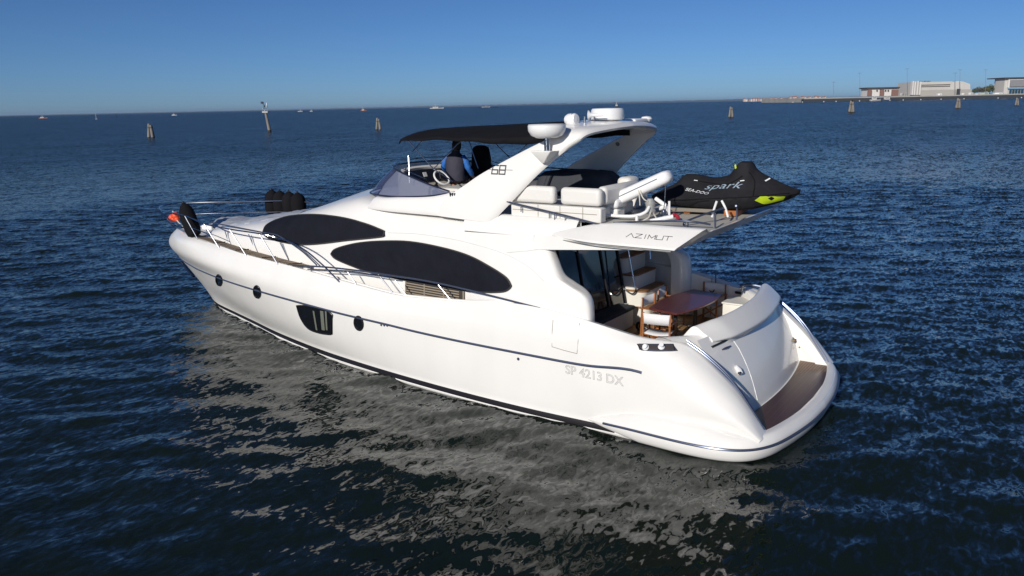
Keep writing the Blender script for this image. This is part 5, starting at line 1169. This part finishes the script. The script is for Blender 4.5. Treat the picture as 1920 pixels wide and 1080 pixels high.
# small craft and marks on the horizon
small_boat(72, 88, 'small orange workboat far off at the left', mat('boat_orange', (.42, .17, .07), .6), dep=1400, hgt=3.4)
small_boat(321, 331, 'tiny white motorboat on the horizon right of the left pile', PALEW, dep=1500, hgt=2.6)
small_boat(554, 576, 'dark low barge on the horizon just right of the beacon', QDARK, dep=1900, hgt=2.6)
small_boat(578, 592, 'second dark barge on the horizon right of the beacon', QDARK, dep=1900, hgt=2.4)
small_boat(676, 687, 'small brown workboat on the horizon between the beacon and the next pile to its right', WOODO, dep=1800, hgt=4)
small_boat(806, 832, 'white ferry on the horizon beyond the bimini top', PALEW, dep=2600, hgt=4.5)
small_boat(895, 935, 'long dark barge on the horizon behind the bimini top', QDARK, dep=2400, hgt=2.4)
small_boat(1152, 1162, 'dark boat on the horizon right above the radome', QDARK, dep=1300, hgt=5)
sb_ = thing('sailing_boat', 'tiny white sailing boat far off left of the nearest pile', 'boat', fp(180, 220, 900)); c = fp(180, 220, 900); c.z = 0; k = 900/FPX
MB().loft([[c+HX*s*2.2*k+HY*w_*k*.8+up*.6*k, c+HX*s*2*k-up*.3, c+HX*s*2.2*k-HY*w_*k*.8+up*.6*k] for s, w_ in ((-1, .7), (0, 1), (1, .1))], ringclosed=True, caps=True).build('hull', PALEW, sb_)
MB().tube([c, c+up*13*k], .25*k, 6).build('mast', PALEW, sb_)
tb = thing('channel_mark', 'slim dark channel mark on the horizon at the left', 'beacon', fp(217, 212, 1200)); c = fp(217, 212, 1200); c.z = 0; k = 1200/FPX
MB().tube([c-up*.5, c+up*8*k], [.7*k, .4*k], 6).build('post', QDARK, tb); MB().lathe(c+up*8*k, [(.9*k, 0), (1*k, 1.6*k), (.3*k, 2*k)], 8).build('topmark', PALEW, tb)

# ------------------------------------------------------------------ haze
hm_ = bpy.data.materials.new('air'); hm_.use_nodes = True; t_ = hm_.node_tree
for n_ in list(t_.nodes):
    if n_.type != 'OUTPUT_MATERIAL': t_.nodes.remove(n_)
pv = t_.nodes.new('ShaderNodeVolumePrincipled'); pv.inputs['Color'].default_value = (.55, .76, 1.0, 1); pv.inputs['Density'].default_value = HAZE; pv.inputs['Anisotropy'].default_value = .2
t_.links.new(pv.outputs[0], [n_ for n_ in t_.nodes if n_.type == 'OUTPUT_MATERIAL'][0].inputs['Volume'])
tag(MB().box((-46500, -46500, -9), (46500, 46500, 90)).build('haze', hm_, smooth=False), kind='stuff')

# ------------------------------------------------------------------ one object per separate piece
def split_pieces(o, most=14):
    bm = bmesh.new(); bm.from_mesh(o.data); bm.verts.ensure_lookup_table(); seen = set(); isl = []
    for v in bm.verts:
        if v.index in seen: continue
        st_, comp = [v], []; seen.add(v.index)
        while st_:
            q = st_.pop(); comp.append(q.index)
            for e in q.link_edges:
                r = e.other_vert(q)
                if r.index not in seen: seen.add(r.index); st_.append(r)
        isl.append(set(comp))
    bm.free()
    if not 1 < len(isl) <= most: return
    src = o.data
    for i, c in enumerate(isl):
        b2 = bmesh.new(); b2.from_mesh(src); b2.verts.ensure_lookup_table()
        bmesh.ops.delete(b2, geom=[v for v in b2.verts if v.index not in c], context='VERTS')
        me = src.copy(); b2.to_mesh(me); b2.free()
        if i == 0: o.data = me
        else:
            d = o.copy(); d.data = me; COL.objects.link(d)
KEEP = {'registration_number', 'maker_lettering', 'arch_numerals', 'cover_lettering', 'cover_tag', 'slat_frame', 'body', 'settee_back'}
for o in list(Y.children_recursive)+[c for t_ in list(COL.objects) if t_.type == 'EMPTY' and t_ is not Y for c in t_.children_recursive]:
    if o.type == 'MESH' and o.name.split('.')[0] not in KEEP: split_pieces(o)
